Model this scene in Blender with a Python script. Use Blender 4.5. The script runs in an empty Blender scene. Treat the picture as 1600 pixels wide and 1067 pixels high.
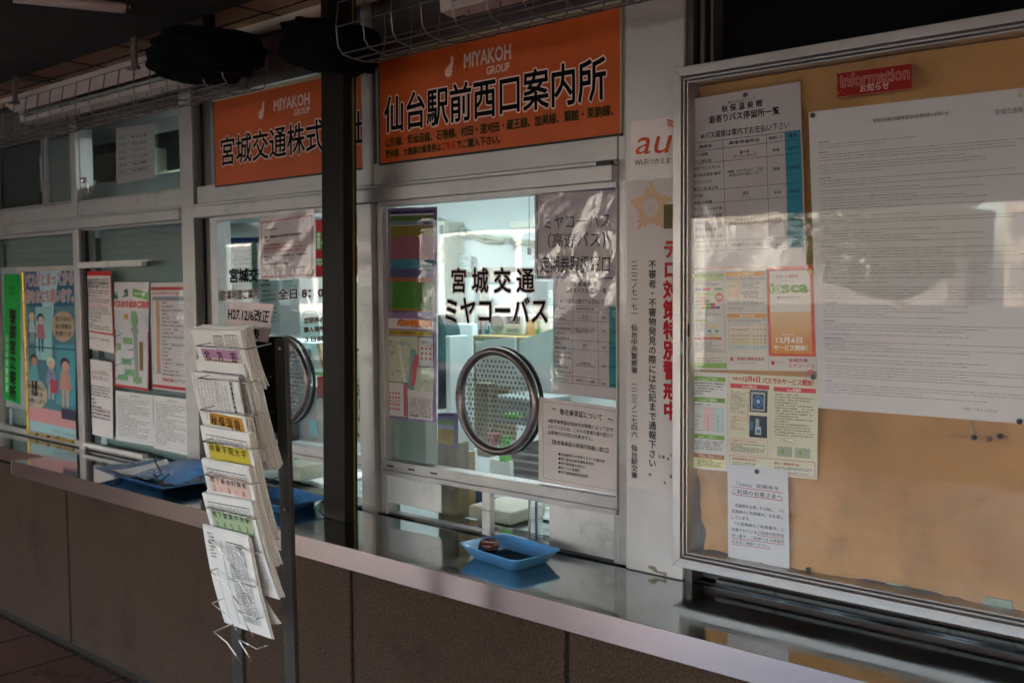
import bpy, bmesh, math, random
from mathutils import Vector, Matrix
random.seed(7)
R_ = math.radians
sc = bpy.context.scene
C = sc.collection

# ---------------------------------------------------------------- camera, sky, sun, exposure
YAW, PITCH, ROLL, FPX = 0.72085, 0.05724, 0.007554, 1575.0
CAM = Vector((0, -1.95, 1.6))
fwd = Vector((-math.sin(YAW)*math.cos(PITCH), math.cos(YAW)*math.cos(PITCH), -math.sin(PITCH)))
rr = Vector((math.cos(YAW), math.sin(YAW), 0)); dd = fwd.cross(rr)
RT = rr*math.cos(ROLL) + dd*math.sin(ROLL); DN = -rr*math.sin(ROLL) + dd*math.cos(ROLL)
cd = bpy.data.cameras.new('camera'); cam = bpy.data.objects.new('camera', cd); C.objects.link(cam)
cam.matrix_world = Matrix(((RT.x, -DN.x, -fwd.x, CAM.x), (RT.y, -DN.y, -fwd.y, CAM.y), (RT.z, -DN.z, -fwd.z, CAM.z), (0, 0, 0, 1)))
cd.sensor_width = 36; cd.lens = FPX/1600*36; cd.clip_end = 500; cd.clip_start = .05
cd.dof.use_dof = True; cd.dof.focus_distance = 2.3; cd.dof.aperture_fstop = 5.0
sc.camera = cam

SUN_EL, SUN_AZ = R_(20), R_(35)          # sun stands behind the ticket office
w = bpy.data.worlds.new('World'); sc.world = w; w.use_nodes = True
wn = w.node_tree; bg = wn.nodes['Background']
sky = wn.nodes.new('ShaderNodeTexSky'); sky.sky_type = 'NISHITA'; sky.sun_disc = False
sky.sun_elevation = SUN_EL; sky.sun_rotation = SUN_AZ; sky.dust_density = 3.0; sky.ozone_density = .8
wn.links.new(sky.outputs[0], bg.inputs[0]); bg.inputs[1].default_value = 0.15
sd = bpy.data.lights.new('sun', 'SUN'); sd.energy = 2.6; sd.angle = R_(.5); sd.color = (1, .86, .72)
so = bpy.data.objects.new('sun', sd); C.objects.link(so); so.location = (0, 20, 20)
sv = Vector((math.sin(SUN_AZ)*math.cos(SUN_EL), math.cos(SUN_AZ)*math.cos(SUN_EL), math.sin(SUN_EL)))
so.rotation_euler = sv.to_track_quat('Z', 'Y').to_euler()
sc.view_settings.view_transform = 'Standard'; sc.view_settings.look = 'None'
sc.view_settings.exposure = 3.85; sc.view_settings.gamma = 1
sc.render.engine = 'CYCLES'
sc.cycles.use_denoising = True
sc.cycles.max_bounces = 10; sc.cycles.transparent_max_bounces = 24; sc.cycles.caustics_reflective = False
sc.cycles.caustics_refractive = False; sc.cycles.sample_clamp_indirect = 4

def ray(px, py): return fwd + RT*((px-800)/FPX) + DN*((py-533.5)/FPX)
def P(px, py, y=0.0):                     # where a sight line meets the upright plane y
    d = ray(px, py); return CAM + d*((y-CAM.y)/d.y)
def G(px, py, z):                         # where it meets the level plane z
    d = ray(px, py); return CAM + d*((z-CAM.z)/d.z)

# ---------------------------------------------------------------- materials
MATS = {}
def lin(c):
    if isinstance(c, str):
        c = [int(c[i:i+2], 16)/255 for i in (0, 2, 4)]
        return tuple(x/12.92 if x <= .04045 else ((x+.055)/1.055)**2.4 for x in c)
    return tuple(c)
def mat(name, col=(.5, .5, .5), rough=.5, metal=0, var=.12, scale=6, bump=0, bscale=60, stretch=None, rvar=.1, coat=0, spec=.5, vcol=False, emit=None, est=0, dirt=None, dscale=3, damt=.5):
    m = bpy.data.materials.new(name); m.use_nodes = True; n = m.node_tree; N = n.nodes; L = n.links
    b = N['Principled BSDF']; col = lin(col)
    tc = N.new('ShaderNodeTexCoord'); mp = N.new('ShaderNodeMapping'); L.new(tc.outputs['Object'], mp.inputs[0])
    if stretch: mp.inputs['Scale'].default_value = stretch
    nz = N.new('ShaderNodeTexNoise'); nz.inputs['Scale'].default_value = scale; nz.inputs['Detail'].default_value = 6; L.new(mp.outputs[0], nz.inputs[0])
    mr = N.new('ShaderNodeMapRange'); mr.inputs[1].default_value = .3; mr.inputs[2].default_value = .7
    mr.inputs[3].default_value = 1-var; mr.inputs[4].default_value = 1+var; L.new(nz.outputs[0], mr.inputs[0])
    vm = N.new('ShaderNodeVectorMath'); vm.operation = 'SCALE'; L.new(mr.outputs[0], vm.inputs['Scale'])
    if vcol:
        at = N.new('ShaderNodeAttribute'); at.attribute_name = 'ink'; L.new(at.outputs['Color'], vm.inputs[0])
    else: vm.inputs[0].default_value = col
    out = vm.outputs[0]
    if dirt:
        dz = N.new('ShaderNodeTexNoise'); dz.inputs['Scale'].default_value = dscale; dz.inputs['Detail'].default_value = 9; dz.inputs['Roughness'].default_value = .7
        L.new(tc.outputs['Object'], dz.inputs[0])
        dr = N.new('ShaderNodeMapRange'); dr.inputs[1].default_value = .52; dr.inputs[2].default_value = .75; dr.inputs[4].default_value = damt; L.new(dz.outputs[0], dr.inputs[0])
        mx = N.new('ShaderNodeMix'); mx.data_type = 'RGBA'; L.new(dr.outputs[0], mx.inputs[0]); L.new(out, mx.inputs[6]); mx.inputs[7].default_value = (*lin(dirt), 1)
        out = mx.outputs[2]
    L.new(out, b.inputs['Base Color'])
    b.inputs['Metallic'].default_value = metal; b.inputs['Specular IOR Level'].default_value = spec
    r2 = N.new('ShaderNodeMapRange'); r2.inputs[1].default_value = .3; r2.inputs[2].default_value = .7
    r2.inputs[3].default_value = max(.02, rough-rvar); r2.inputs[4].default_value = min(1, rough+rvar); L.new(nz.outputs[0], r2.inputs[0]); L.new(r2.outputs[0], b.inputs['Roughness'])
    if coat: b.inputs['Coat Weight'].default_value = coat; b.inputs['Coat Roughness'].default_value = .06
    if bump:
        bz = N.new('ShaderNodeTexNoise'); bz.inputs['Scale'].default_value = bscale; bz.inputs['Detail'].default_value = 4; L.new(mp.outputs[0], bz.inputs[0])
        bn = N.new('ShaderNodeBump'); bn.inputs['Strength'].default_value = bump; bn.inputs['Distance'].default_value = .01; L.new(bz.outputs[0], bn.inputs['Height']); L.new(bn.outputs[0], b.inputs['Normal'])
    if emit: b.inputs['Emission Color'].default_value = (*lin(emit), 1); b.inputs['Emission Strength'].default_value = est
    MATS[name] = m; return m
def glassmat(name, tint=(1, 1, 1), f=1.0, bump=0, bscale=8, rough=0.0, milky=0):
    m = bpy.data.materials.new(name); m.use_nodes = True; n = m.node_tree; N = n.nodes; L = n.links; N.clear()
    o = N.new('ShaderNodeOutputMaterial'); tr = N.new('ShaderNodeBsdfTransparent'); tr.inputs[0].default_value = (*tint, 1)
    gl = N.new('ShaderNodeBsdfGlossy'); gl.inputs['Roughness'].default_value = rough; gl.inputs[0].default_value = (1, 1, 1, 1)
    fr = N.new('ShaderNodeFresnel'); ge = N.new('ShaderNodeNewGeometry'); ir = N.new('ShaderNodeMapRange'); ir.inputs[3].default_value = 1.5; ir.inputs[4].default_value = 1/1.5
    L.new(ge.outputs['Backfacing'], ir.inputs[0]); L.new(ir.outputs[0], fr.inputs[0])
    ml = N.new('ShaderNodeMath'); ml.operation = 'MULTIPLY'; ml.inputs[1].default_value = f; ml.use_clamp = True; L.new(fr.outputs[0], ml.inputs[0])
    mx = N.new('ShaderNodeMixShader'); L.new(ml.outputs[0], mx.inputs[0]); L.new(tr.outputs[0], mx.inputs[1]); L.new(gl.outputs[0], mx.inputs[2])
    last = mx
    if milky:
        df = N.new('ShaderNodeBsdfDiffuse'); df.inputs[0].default_value = (.60, .65, .66, 1)
        m2 = N.new('ShaderNodeMixShader'); m2.inputs[0].default_value = milky; L.new(mx.outputs[0], m2.inputs[1]); L.new(df.outputs[0], m2.inputs[2]); last = m2
    if bump:
        tc = N.new('ShaderNodeTexCoord'); bz = N.new('ShaderNodeTexNoise'); bz.inputs['Scale'].default_value = bscale; bz.inputs['Detail'].default_value = 3; bz.inputs['Distortion'].default_value = 1.2; L.new(tc.outputs['Object'], bz.inputs[0])
        bn = N.new('ShaderNodeBump'); bn.inputs['Strength'].default_value = bump; bn.inputs['Distance'].default_value = .02; L.new(bz.outputs[0], bn.inputs['Height'])
        L.new(bn.outputs[0], gl.inputs['Normal']); L.new(bn.outputs[0], fr.inputs['Normal'])
    L.new(last.outputs[0], o.inputs[0]); MATS[name] = m

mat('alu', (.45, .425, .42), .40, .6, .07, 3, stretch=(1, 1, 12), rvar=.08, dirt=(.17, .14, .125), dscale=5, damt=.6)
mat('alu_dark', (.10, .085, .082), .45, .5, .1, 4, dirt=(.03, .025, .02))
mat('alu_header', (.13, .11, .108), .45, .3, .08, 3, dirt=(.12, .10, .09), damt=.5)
mat('alu_board', (.50, .47, .46), .36, .7, .05, 4, rvar=.06, dirt=(.25, .21, .19), dscale=4, damt=.3)
mat('column_metal', (.56, .535, .53), .38, .35, .05, 2, rvar=.08, dirt=(.30, .26, .23), dscale=2.5, damt=.4)
mat('steel', (.42, .425, .425), .10, 1, .08, 9, rvar=.07, bump=.006, bscale=6, dirt=(.30, .30, .29), dscale=8, damt=.7)
mat('steel_edge', (.54, .42, .38), .2, 1, .05, 3, stretch=(.4, 1, 6), rvar=.03)
mat('post_paint', (.014, .010, .009), .42, .0, .2, 5, stretch=(14, 14, .6), rvar=.08, spec=.12)
mat('seal', (.20, .20, .03), .6)
mat('rubber', (.012, .012, .012), .6)
mat('black', (.004, .004, .004), .9, var=.3, spec=.1)
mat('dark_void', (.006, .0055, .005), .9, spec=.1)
mat('stucco', (.066, .040, .028), .95, var=.5, scale=150, bump=1.0, bscale=110, spec=.15, dirt=(.034, .022, .017), dscale=3.5, damt=.8)
mat('joint', (.008, .006, .005), .9)
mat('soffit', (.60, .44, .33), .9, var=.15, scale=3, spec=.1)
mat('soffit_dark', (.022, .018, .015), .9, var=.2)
mat('lamp_white', (.62, .54, .52), .45, var=.06, dirt=(.35, .3, .27), damt=.3)
mat('tube', (.22, .27, .27), .3)
mat('wire', (.22, .195, .185), .4, .6)
mat('chrome_wire', (.75, .73, .72), .25, .9)
mat('rack_post', (.055, .052, .048), .35, .4, .12, 3, stretch=(10, 10, .6), dirt=(.14, .11, .09), dscale=9, damt=.4)
mat('chrome_ring', (.17, .14, .138), .33, .7, .3, 9, rvar=.1, dirt=(.055, .032, .028), dscale=14, damt=.9)
mat('sign_orange', (.60, .105, .018), .36, var=.09, scale=2.5, stretch=(3, 1, .35), spec=.35, dirt=(.36, .075, .022), dscale=4, damt=.35)
mat('sign_edge', (.52, .46, .32), .5)
mat('ink', vcol=True, rough=.7, var=.02, spec=.08)
mat('inkgloss', vcol=True, rough=.35, var=.02, spec=.15)
mat('inkmetal', vcol=True, rough=.4, var=.02)
mat('kraft', (.49, .265, .115), .8, var=.2, scale=4.5, bump=.6, bscale=9, spec=.15, dirt=(.34, .20, .10), dscale=7, damt=.85)
mat('board_back', (.22, .20, .17), .8, dirt=(.08, .07, .06))
mat('felt', (.30, .36, .31), .9, bump=.5, bscale=300)
mat('blue_plastic', (.15, .47, .95), .32, var=.04, rvar=.05, coat=.2)
mat('blue_dark', (.045, .17, .40), .3, var=.05)
mat('mesh_floor', (.09, .20, .28), .6, bump=.5, bscale=400)
mat('lacquer', (.16, .03, .015), .15, var=.3, scale=30, coat=.6)
mat('gold_band', (.5, .36, .16), .3, .9)
mat('metal_plate', (.60, .59, .59), .45, .3, .08, 5, dirt=(.20, .17, .13), dscale=9, damt=.8)
mat('paint_white', (.66, .63, .62), .45, var=.04, dirt=(.25, .2, .16), dscale=25, damt=.5)
mat('room_wall', (.72, .78, .78), .7, var=.03)
mat('room_wall_warm', (.42, .42, .30), .7, var=.08)
mat('room_floor', (.22, .24, .24), .6)
mat('room_dark', (.05, .055, .055), .7)
mat('room_ceiling', (.7, .72, .7), .8)
mat('blind', (.25, .31, .30), .8, var=.03)
mat('desk', (.50, .56, .54), .35, var=.05)
mat('beige', (.50, .47, .38), .5); mat('ivory', (.66, .66, .58), .5); mat('grey', (.28, .31, .32), .5); mat('pale', (.70, .74, .745), .5)
mat('wood', (.38, .24, .08), .5, var=.2, scale=4, stretch=(1, 8, 8)); mat('wood_old', (.24, .19, .12), .7, var=.3, scale=5, stretch=(6, 6, .7), dirt=(.08, .06, .04))
mat('drawer', (.045, .042, .04), .5); mat('cloth_blue', (.03, .08, .26), .8); mat('cloth_black', (.012, .014, .02), .8)
mat('cable', (.42, .46, .36), .5); mat('green', (.12, .5, .04), .5); mat('red', (.42, .03, .03), .5); mat('cyan', (.12, .5, .6), .5); mat('orange', (.6, .25, .04), .5)
mat('paper', (.76, .75, .75), .7, var=.03)
mat('gold', (.55, .36, .08), .3, .9, .2, 20)
mat('pin_brown', (.16, .12, .09), .4, .5); mat('pin_yellow', (.75, .55, .03), .3); mat('pin_blue', (.03, .15, .55), .3); mat('pin_pink', (.75, .15, .22), .3); mat('pin_white', (.55, .55, .48), .3)
mat('tile', (.15, .066, .048), .36, var=.2, scale=2, bump=.2, bscale=40)
mat('asphalt', (.06, .055, .05), .9); mat('concrete', (.30, .29, .27), .9)
mat('bld_orange', (.26, .17, .12), .8, var=.1); mat('bld_pale', (.28, .26, .24), .8); mat('bld_grey', (.17, .17, .18), .8); mat('bld_glass', (.13, .14, .15), .5)
mat('bus_white', (.7, .7, .68), .25, coat=.4); mat('bus_teal', (.05, .3, .3), .25, coat=.4)
mat('lightpanel', (.8, .8, .8), .5, emit=(.86, .98, 1.0), est=1.6)
glassmat('glass', (.95, .98, .97), .85, bump=.02, bscale=1.5)
glassmat('glass_board', (.98, .99, .99), .55, bump=.015, bscale=1.2)
glassmat('film', (.98, .98, .98), 1.0, bump=.22, bscale=7, rough=.05)
glassmat('acrylic', (.84, .90, .90), 1.0, bump=.05, bscale=5, milky=.22)

# ---------------------------------------------------------------- mesh builder
class MB:
    def __init__(s): s.v = []; s.f = []; s.m = []; s.c = []
    def add(s, vs, fs, m, col=None):
        o = len(s.v); s.v += [Vector(v) for v in vs]
        for f in fs: s.f.append(tuple(i+o for i in f)); s.m.append(m); s.c.append(col)
        return s
    def box(s, x0, x1, y0, y1, z0, z1, m, col=None):
        x0, x1 = sorted((x0, x1)); y0, y1 = sorted((y0, y1)); z0, z1 = sorted((z0, z1))
        return s.add([(x, y, z) for x in (x0, x1) for y in (y0, y1) for z in (z0, z1)],
                     [(0, 1, 3, 2), (4, 6, 7, 5), (0, 4, 5, 1), (2, 3, 7, 6), (0, 2, 6, 4), (1, 5, 7, 3)], m, col)
    def obox(s, c, ax, ay, az, m, col=None):      # box from centre and half axes
        c, ax, ay, az = Vector(c), Vector(ax), Vector(ay), Vector(az)
        return s.add([c+ax*i+ay*j+az*k for i in (-1, 1) for j in (-1, 1) for k in (-1, 1)],
                     [(0, 1, 3, 2), (4, 6, 7, 5), (0, 4, 5, 1), (2, 3, 7, 6), (0, 2, 6, 4), (1, 5, 7, 3)], m, col)
    def hull(s, pts, m, col=None):
        bm = bmesh.new(); [bm.verts.new(p) for p in pts]
        bmesh.ops.convex_hull(bm, input=bm.verts); bmesh.ops.recalc_face_normals(bm, faces=bm.faces)
        vs = [v for v in bm.verts if v.link_faces]; ix = {v: i for i, v in enumerate(vs)}
        s.add([v.co.copy() for v in vs], [[ix[v] for v in f.verts] for f in bm.faces], m, col); bm.free(); return s
    def tube(s, pts, r, m, n=6, col=None, closed=False):
        pts = [Vector(p) for p in pts]; k = len(pts); vs = []; fs = []; up = None
        for i, p in enumerate(pts):
            a = pts[(i-1) % k] if (i > 0 or closed) else p; b = pts[(i+1) % k] if (i < k-1 or closed) else p
            t = (b-a).normalized()
            if up is None: up = t.orthogonal().normalized()
            up = (up - t*up.dot(t)).normalized(); sd_ = t.cross(up)
            ri = r[i] if isinstance(r, (list, tuple)) else r
            vs += [p + (up*math.cos(2*math.pi*j/n) + sd_*math.sin(2*math.pi*j/n))*ri for j in range(n)]
        for i in range(k if closed else k-1):
            for j in range(n): fs.append((i*n+j, i*n+(j+1) % n, ((i+1) % k)*n+(j+1) % n, ((i+1) % k)*n+j))
        if not closed: fs += [tuple(range(n))[::-1], tuple(range((k-1)*n, k*n))]
        return s.add(vs, fs, m, col)
    def lathe(s, prof, m, n=24, c=(0, 0, 0), axis='z', col=None):
        vs = []; k = len(prof); c = Vector(c)
        for j in range(n):
            a = 2*math.pi*j/n
            for (r, h) in prof:
                v = Vector((r*math.cos(a), r*math.sin(a), h)) if axis == 'z' else Vector((r*math.cos(a), h, r*math.sin(a)))
                vs.append(c+v)
        fs = [(j*k+i, ((j+1) % n)*k+i, ((j+1) % n)*k+i+1, j*k+i+1) for j in range(n) for i in range(k-1)]
        return s.add(vs, fs, m, col)
    def build(s, name, parent=None, bevel=0, smooth=False, loc=None):
        me = bpy.data.meshes.new(name)
        off = Vector(loc) if loc is not None else Vector((0, 0, 0))
        par = parent
        tot = Vector(off)
        while par is not None: tot += par.location; par = par.parent
        if loc is not None and parent is None: tot = Vector(off)
        me.from_pydata([v-tot for v in s.v], [], s.f)
        names = []
        for m in s.m:
            if m not in names: names.append(m)
        for m in names: me.materials.append(MATS[m])
        me.polygons.foreach_set('material_index', [names.index(m) for m in s.m])
        if any(c is not None for c in s.c):
            at = me.color_attributes.new('ink', 'FLOAT_COLOR', 'CORNER'); d = []
            for p, c in zip(me.polygons, s.c):
                cc = lin(c) if c is not None else (.7, .7, .7)
                d += [cc[0], cc[1], cc[2], 1.0]*p.loop_total
            at.data.foreach_set('color', d)
        if smooth: me.polygons.foreach_set('use_smooth', [True]*len(me.polygons))
        me.validate(); me.update()
        o = bpy.data.objects.new(name, me); C.objects.link(o); o.location = off; o.parent = parent
        if bevel:
            b = o.modifiers.new('bevel', 'BEVEL'); b.width = bevel; b.segments = 2; b.limit_method = 'ANGLE'; b.angle_limit = R_(40)
        return o
def thing(name, label, cat, loc=(0, 0, 0), group=None):
    o = bpy.data.objects.new(name, None); C.objects.link(o); o.location = loc; o.empty_display_size = .05
    o['label'] = label; o['category'] = cat
    if group: o['group'] = group
    return o
def tag(o, label, cat, group=None):
    o['label'] = label; o['category'] = cat
    if group: o['group'] = group
    return o
def struct(o): o['kind'] = 'structure'; return o
def dup(root, delta, label):
    r = root.copy(); C.objects.link(r); r.location = root.location + Vector(delta); r['label'] = label
    for ch in list(root.children):
        c = ch.copy(); C.objects.link(c); c.parent = r
        for g in ch.children:
            d = g.copy(); C.objects.link(d); d.parent = c
    return r

# ---------------------------------------------------------------- lettering
GC = {}
def glyphs(s):
    if s in GC: return GC[s]
    c = bpy.data.curves.new('t', 'FONT'); c.body = s; c.resolution_u = 2
    o = bpy.data.objects.new('t', c); C.objects.link(o); bpy.context.view_layer.update()
    me = o.to_mesh(); vs = [(v.co.x, v.co.y) for v in me.vertices]; fs = [tuple(p.vertices) for p in me.polygons]
    cnt = {}
    for f in fs:
        for i in range(len(f)):
            e = tuple(sorted((f[i], f[(i+1) % len(f)]))); cnt[e] = cnt.get(e, 0)+1
    bd = [e for e, k in cnt.items() if k == 1]
    o.to_mesh_clear(); bpy.data.objects.remove(o); bpy.data.curves.remove(c)
    GC[s] = (vs, fs, bd); return GC[s]
def fat(s, b):
    """flat letter shapes; b > 0 thickens every stroke. returns list of (verts2d, faces, lift)"""
    vs, fs, bd = glyphs(s); out = [(vs, fs, 0)]
    if b > 0:
        V = []; F = []; 
        for e in bd:
            a = Vector(vs[e[0]]); c = Vector(vs[e[1]]); d = c-a
            if d.length < 1e-6: continue
            d.normalize(); n = Vector((-d.y, d.x))*b; o = len(V)
            V += [a+n, a-n, a-n*.6-d*b*.75, a+n*.6-d*b*.75, c+n, c-n, c-n*.6+d*b*.75, c+n*.6+d*b*.75]
            F.append((o+2, o+1, o+5, o+6, o+7, o+4, o+0, o+3))
        out.append((V, F, 1))
    return out

class Sheet:
    """flat printed thing: four photo corners on the plane y give its real place and size; (u,v) run right and down"""
    def __init__(s, name, corners, y, label, cat, base='f2f0f0', group=None, m='ink', wave=0, parent=None, wf=1.0, n=14, edge=None, nobase=False):
        s.name, s.label, s.cat, s.group, s.m, s.wave, s.parent = name, label, cat, group, m, wave, parent
        if len(corners) == 2:
            (a, b), (c, d) = corners; corners = [(a, b), (c, None), (c, d), (a, None)]
            tl = P(a, b, y); br = P(c, d, y); s.q = [tl, Vector((br.x, y, tl.z)), br, Vector((tl.x, y, br.z))]
        else: s.q = [P(*c, y) for c in corners]
        s.y = y; s.W = ((s.q[1]-s.q[0]).length + (s.q[2]-s.q[3]).length)/2; s.H = ((s.q[3]-s.q[0]).length + (s.q[2]-s.q[1]).length)/2
        s.ph = random.random()*6; s.wf = wf; s.mb = MB(); s.n = n
        if not nobase: s.rect(0, 0, 1, 1, base, L=0)
    def pt(s, u, v, L):
        q = s.q; p = (q[0]*(1-u)+q[1]*u)*(1-v) + (q[3]*(1-u)+q[2]*u)*v
        d = s.wave*(math.sin(u*5.1*s.wf+s.ph+v*1.7)*.6 + math.sin(v*6.3*s.wf+s.ph*2-u*2)*.5 + .35*math.sin((u+v)*11*s.wf+s.ph*3)) if s.wave else 0
        return Vector((p.x, s.y - L*.0003 - abs(s.wave)*1.2 + d, p.z))
    def face(s, uv, faces, col, L, m=None):
        s.mb.add([s.pt(u, v, L) for u, v in uv], faces, m or s.m, col)
    def rect(s, u0, v0, u1, v1, col, L=1, m=None):
        nu = max(1, int(abs(u1-u0)*s.n+.5)); nv = max(1, int(abs(v1-v0)*s.n+.5))
        if not s.wave: nu = nv = 1
        uv = [(u0+(u1-u0)*i/nu, v0+(v1-v0)*j/nv) for j in range(nv+1) for i in range(nu+1)]
        s.face(uv, [((j+1)*(nu+1)+i, (j+1)*(nu+1)+i+1, j*(nu+1)+i+1, j*(nu+1)+i) for j in range(nv) for i in range(nu)], col, L, m); return s
    def frame(s, u0, v0, u1, v1, w_, col, L=2):
        a = w_/s.W; b = w_/s.H
        s.rect(u0, v0, u1, v0+b, col, L); s.rect(u0, v1-b, u1, v1, col, L); s.rect(u0, v0+b, u0+a, v1-b, col, L); s.rect(u1-a, v0+b, u1, v1-b, col, L); return s
    def hl(s, u0, u1, v, w_, col, L=2): return s.rect(u0, v-w_/2/s.H, u1, v+w_/2/s.H, col, L)
    def vl(s, v0, v1, u, w_, col, L=2): return s.rect(u-w_/2/s.W, v0, u+w_/2/s.W, v1, col, L)
    def ell(s, u, v, ru, rv, col, L=2, n=20, a0=0, a1=2*math.pi):
        s.face([(u+ru*math.cos(a0+(a1-a0)*i/n), v-rv*math.sin(a0+(a1-a0)*i/n)) for i in range(n)], [tuple(range(n))], col, L); return s
    def poly(s, uv, col, L=2): s.face(uv, [tuple(range(len(uv)))], col, L); return s
    def t(s, u0, v0, u1, v1, txt, col='1a1718', b=0, L=4, out=None, ob=.05, skew=0):
        """text stretched into the box; out = colour of an outline drawn behind it"""
        vs = glyphs(txt)[0]
        if not vs: return s
        x0 = min(a for a, _ in vs); x1 = max(a for a, _ in vs); y0 = min(c for _, c in vs); y1 = max(c for _, c in vs)
        def mp(x, y):
            ty = (y-y0)/max(1e-6, y1-y0); tx = (x-x0)/max(1e-6, x1-x0)
            return (u0+(u1-u0)*tx+skew*(ty-.5)*abs(v1-v0), v1+(v0-v1)*ty)
        def put(bb, cc, LL):
            for V, F, k in fat(txt, bb):
                if not k: s.face([mp(*a) for a in V], F, cc, LL); continue
                for i, f in enumerate(F): s.face([mp(*V[j]) for j in f], [tuple(range(8))], cc, LL+.08+.55*((i*.61803) % 1))
        if out: put(ob+b, out, L-1.2)
        put(b, col, L); return s
    def cell(s, u, v, w_, ch, col, b=0, L=4, asp=1.0):
        """one character in its own square cell of width w_ (fraction of the sheet width)"""
        h = w_*s.W/s.H*asp
        for V, F, k in fat(ch, b):
            if not k: s.face([(u+x*w_, v+h*(.88-y)) for x, y in V], F, col, L); continue
            for i, f in enumerate(F): s.face([(u+V[j][0]*w_, v+h*(.88-V[j][1])) for j in f], [tuple(range(8))], col, L+.08+.55*((i*.61803) % 1))
        return s
    def vt(s, u, v0, v1, w_, txt, col, b=0, L=4):
        st = (v1-v0)/len(txt)
        for i, ch in enumerate(txt):
            if ch != ' ': s.cell(u-w_/2, v0+st*i, w_, ch, col, b, L, asp=st*s.H/(w_*s.W)*.97)
        return s
    def fine(s, u0, v0, u1, v1, n, col='5a5658', fill=.5, L=3, ragged=True, seed=None):
        """rows of print too fine to read, as rows of small marks"""
        rnd = random.Random(seed or int(u0*991+v0*7919+n)); rh = (v1-v0)/n
        cw = rh*fill*s.H/s.W
        for i in range(n):
            v = v0+rh*(i+.5); end = u0+(u1-u0)*(1 if not ragged else rnd.choice((1, 1, .96, .9, .6, .35, .97)))
            u = u0
            while u < end:
                wd = cw*rnd.choice((.6, .8, .9, .9, 1.6))*1.0; h = rh*fill*rnd.choice((.5, .75, .9, 1))/2
                if rnd.random() > .1: s.rect(u, v-h, min(end, u+wd*.8), v+h, col, L)
                u += wd
        return s
    def done(s, film=None, bevel=0):
        if s.parent is None:
            c = s.q[3].copy(); c.y = s.y; o = s.mb.build(s.name, None, loc=c); tag(o, s.label, s.cat, s.group)
        else: o = s.mb.build(s.name, s.parent)
        if film:
            f = MB(); k = 16; uv = [(-.02+1.04*i/k, -.02+1.04*j/k) for j in range(k+1) for i in range(k+1)]
            f.add([s.pt(a, b, 12) for a, b in uv], [((j+1)*(k+1)+i, (j+1)*(k+1)+i+1, j*(k+1)+i+1, j*(k+1)+i) for j in range(k) for i in range(k)], 'film')
            f.build('plastic_sleeve', o, smooth=True)
        return o

# ================================================================ SETTING
ZC = .929; FL = .033
m = MB(); m.box(-14, 9, -6.2, .3, -.2, FL, 'tile')
pv = struct(m.build('pavement'))
# tile joints as a grid of dark grout lines in real grooves' width
m = MB()
for i in range(60):
    x = -13.8+i*.4
    m.box(x, x+.008, -6.2, 0, FL, FL+.002, 'joint')
for j in range(16): m.box(-14, 9, -.012-j*.4, -.02-j*.4, FL, FL+.0025, 'joint')
struct(m.build('pavement_joints'))
struct(MB().box(-60, 60, -19, -6.2, -.3, -.1, 'asphalt').build('road'))
struct(MB().box(-120, 60, -75, -19, -.3, .02, 'asphalt').build('far_pavement'))
struct(MB().box(-300, 300, -300, 300, -.5, -.34, 'asphalt').build('ground'))

can = thing('canopy', 'wide dark canopy roof over the pavement in front of the ticket windows', 'canopy', (-2.5, -3, 2.42))
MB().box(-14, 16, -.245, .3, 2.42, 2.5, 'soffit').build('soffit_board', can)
m = MB()
for i in range(50): m.box(-13.75+i*.36, -13.744+i*.36, -.245, 0, 2.4175, 2.4205, 'joint')
m.box(-14, 16, -.118, -.112, 2.4172, 2.4203, 'joint')
m.build('board_joint', can)
MB().box(-14, 16, -4.6, -.245, 2.405, 2.6, 'soffit_dark').build('roof_slab', can)  # carried far right, out of view, to keep light off the board top
MB().box(-14, 16, -4.7, -4.6, 2.07, 2.9, 'alu_dark').build('fascia', can)  # unseen outer edge, hung low to shade the upper wall
MB().tube([(-14, -.075, 2.395), (16, -.075, 2.395)], .017, 'soffit', 10).build('conduit_pipe', can, smooth=True)
for x in (-9, -4.8, 1.3):
    MB().box(x, x+.35, -4.5, -4.15, FL, 2.405, 'concrete').build('pillar', can, bevel=.01)

off = thing('ticket_office', 'bus company ticket office with sliding glass windows in dull metal frames above a brown wall', 'ticket office', (-3, 0, FL))
M1a, M1b, M2a, M2b, C0, C1, M3b, D1 = -4.118, -4.045, -3.258, -3.178, -3.105, -2.298, -2.221, -1.376
# brown base wall in panels
m = MB(); px_ = [-9, -6.2, -4.265, -2.376, -1.539, .3, 2.2, 4]
for a, b in zip(px_[:-1], px_[1:]): m.box(a+.008, b-.008, 0, .06, FL+.03, ZC-.02, 'stucco')
m.build('base_wall', off, bevel=.004)
MB().box(-9, 4, .012, .07, FL, ZC-.03, 'joint').build('wall_backing', off)
# mullions
for a, b, z0, z1, y0 in ((M1a+.012, M1b-.012, ZC, 2.42, -.012), (M2a, M2b, ZC, 2.42, -.018), (C0, C0+.035, ZC, 1.835, .0), (C1, M3b-.018, ZC, 1.835, -.016), (M3b-.016, M3b+.008, ZC, 1.835, .004),
                         (-2.268, -2.236, 1.886, 2.42, -.02), (D1, -1.347, ZC, 2.42, -.004), (-6.2, -6.12, ZC, 2.42, -.012), (-5.02, -4.96, ZC, 2.42, -.012)):
    MB().box(a, b, y0, .06, z0, z1, 'alu').build('mullion', off, bevel=.0015)
MB().box(M2b, C0, .01, .06, ZC, 2.42, 'alu_dark').build('mullion', off, bevel=.001)
MB().box(M2b+.02, M2b+.028, .0, .012, ZC, 2.42, 'rubber').build('gasket', off)
MB().box(-2.2355, -2.2225, -.004, .06, 1.949, 2.42, 'alu_dark').build('gasket', off)
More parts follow.
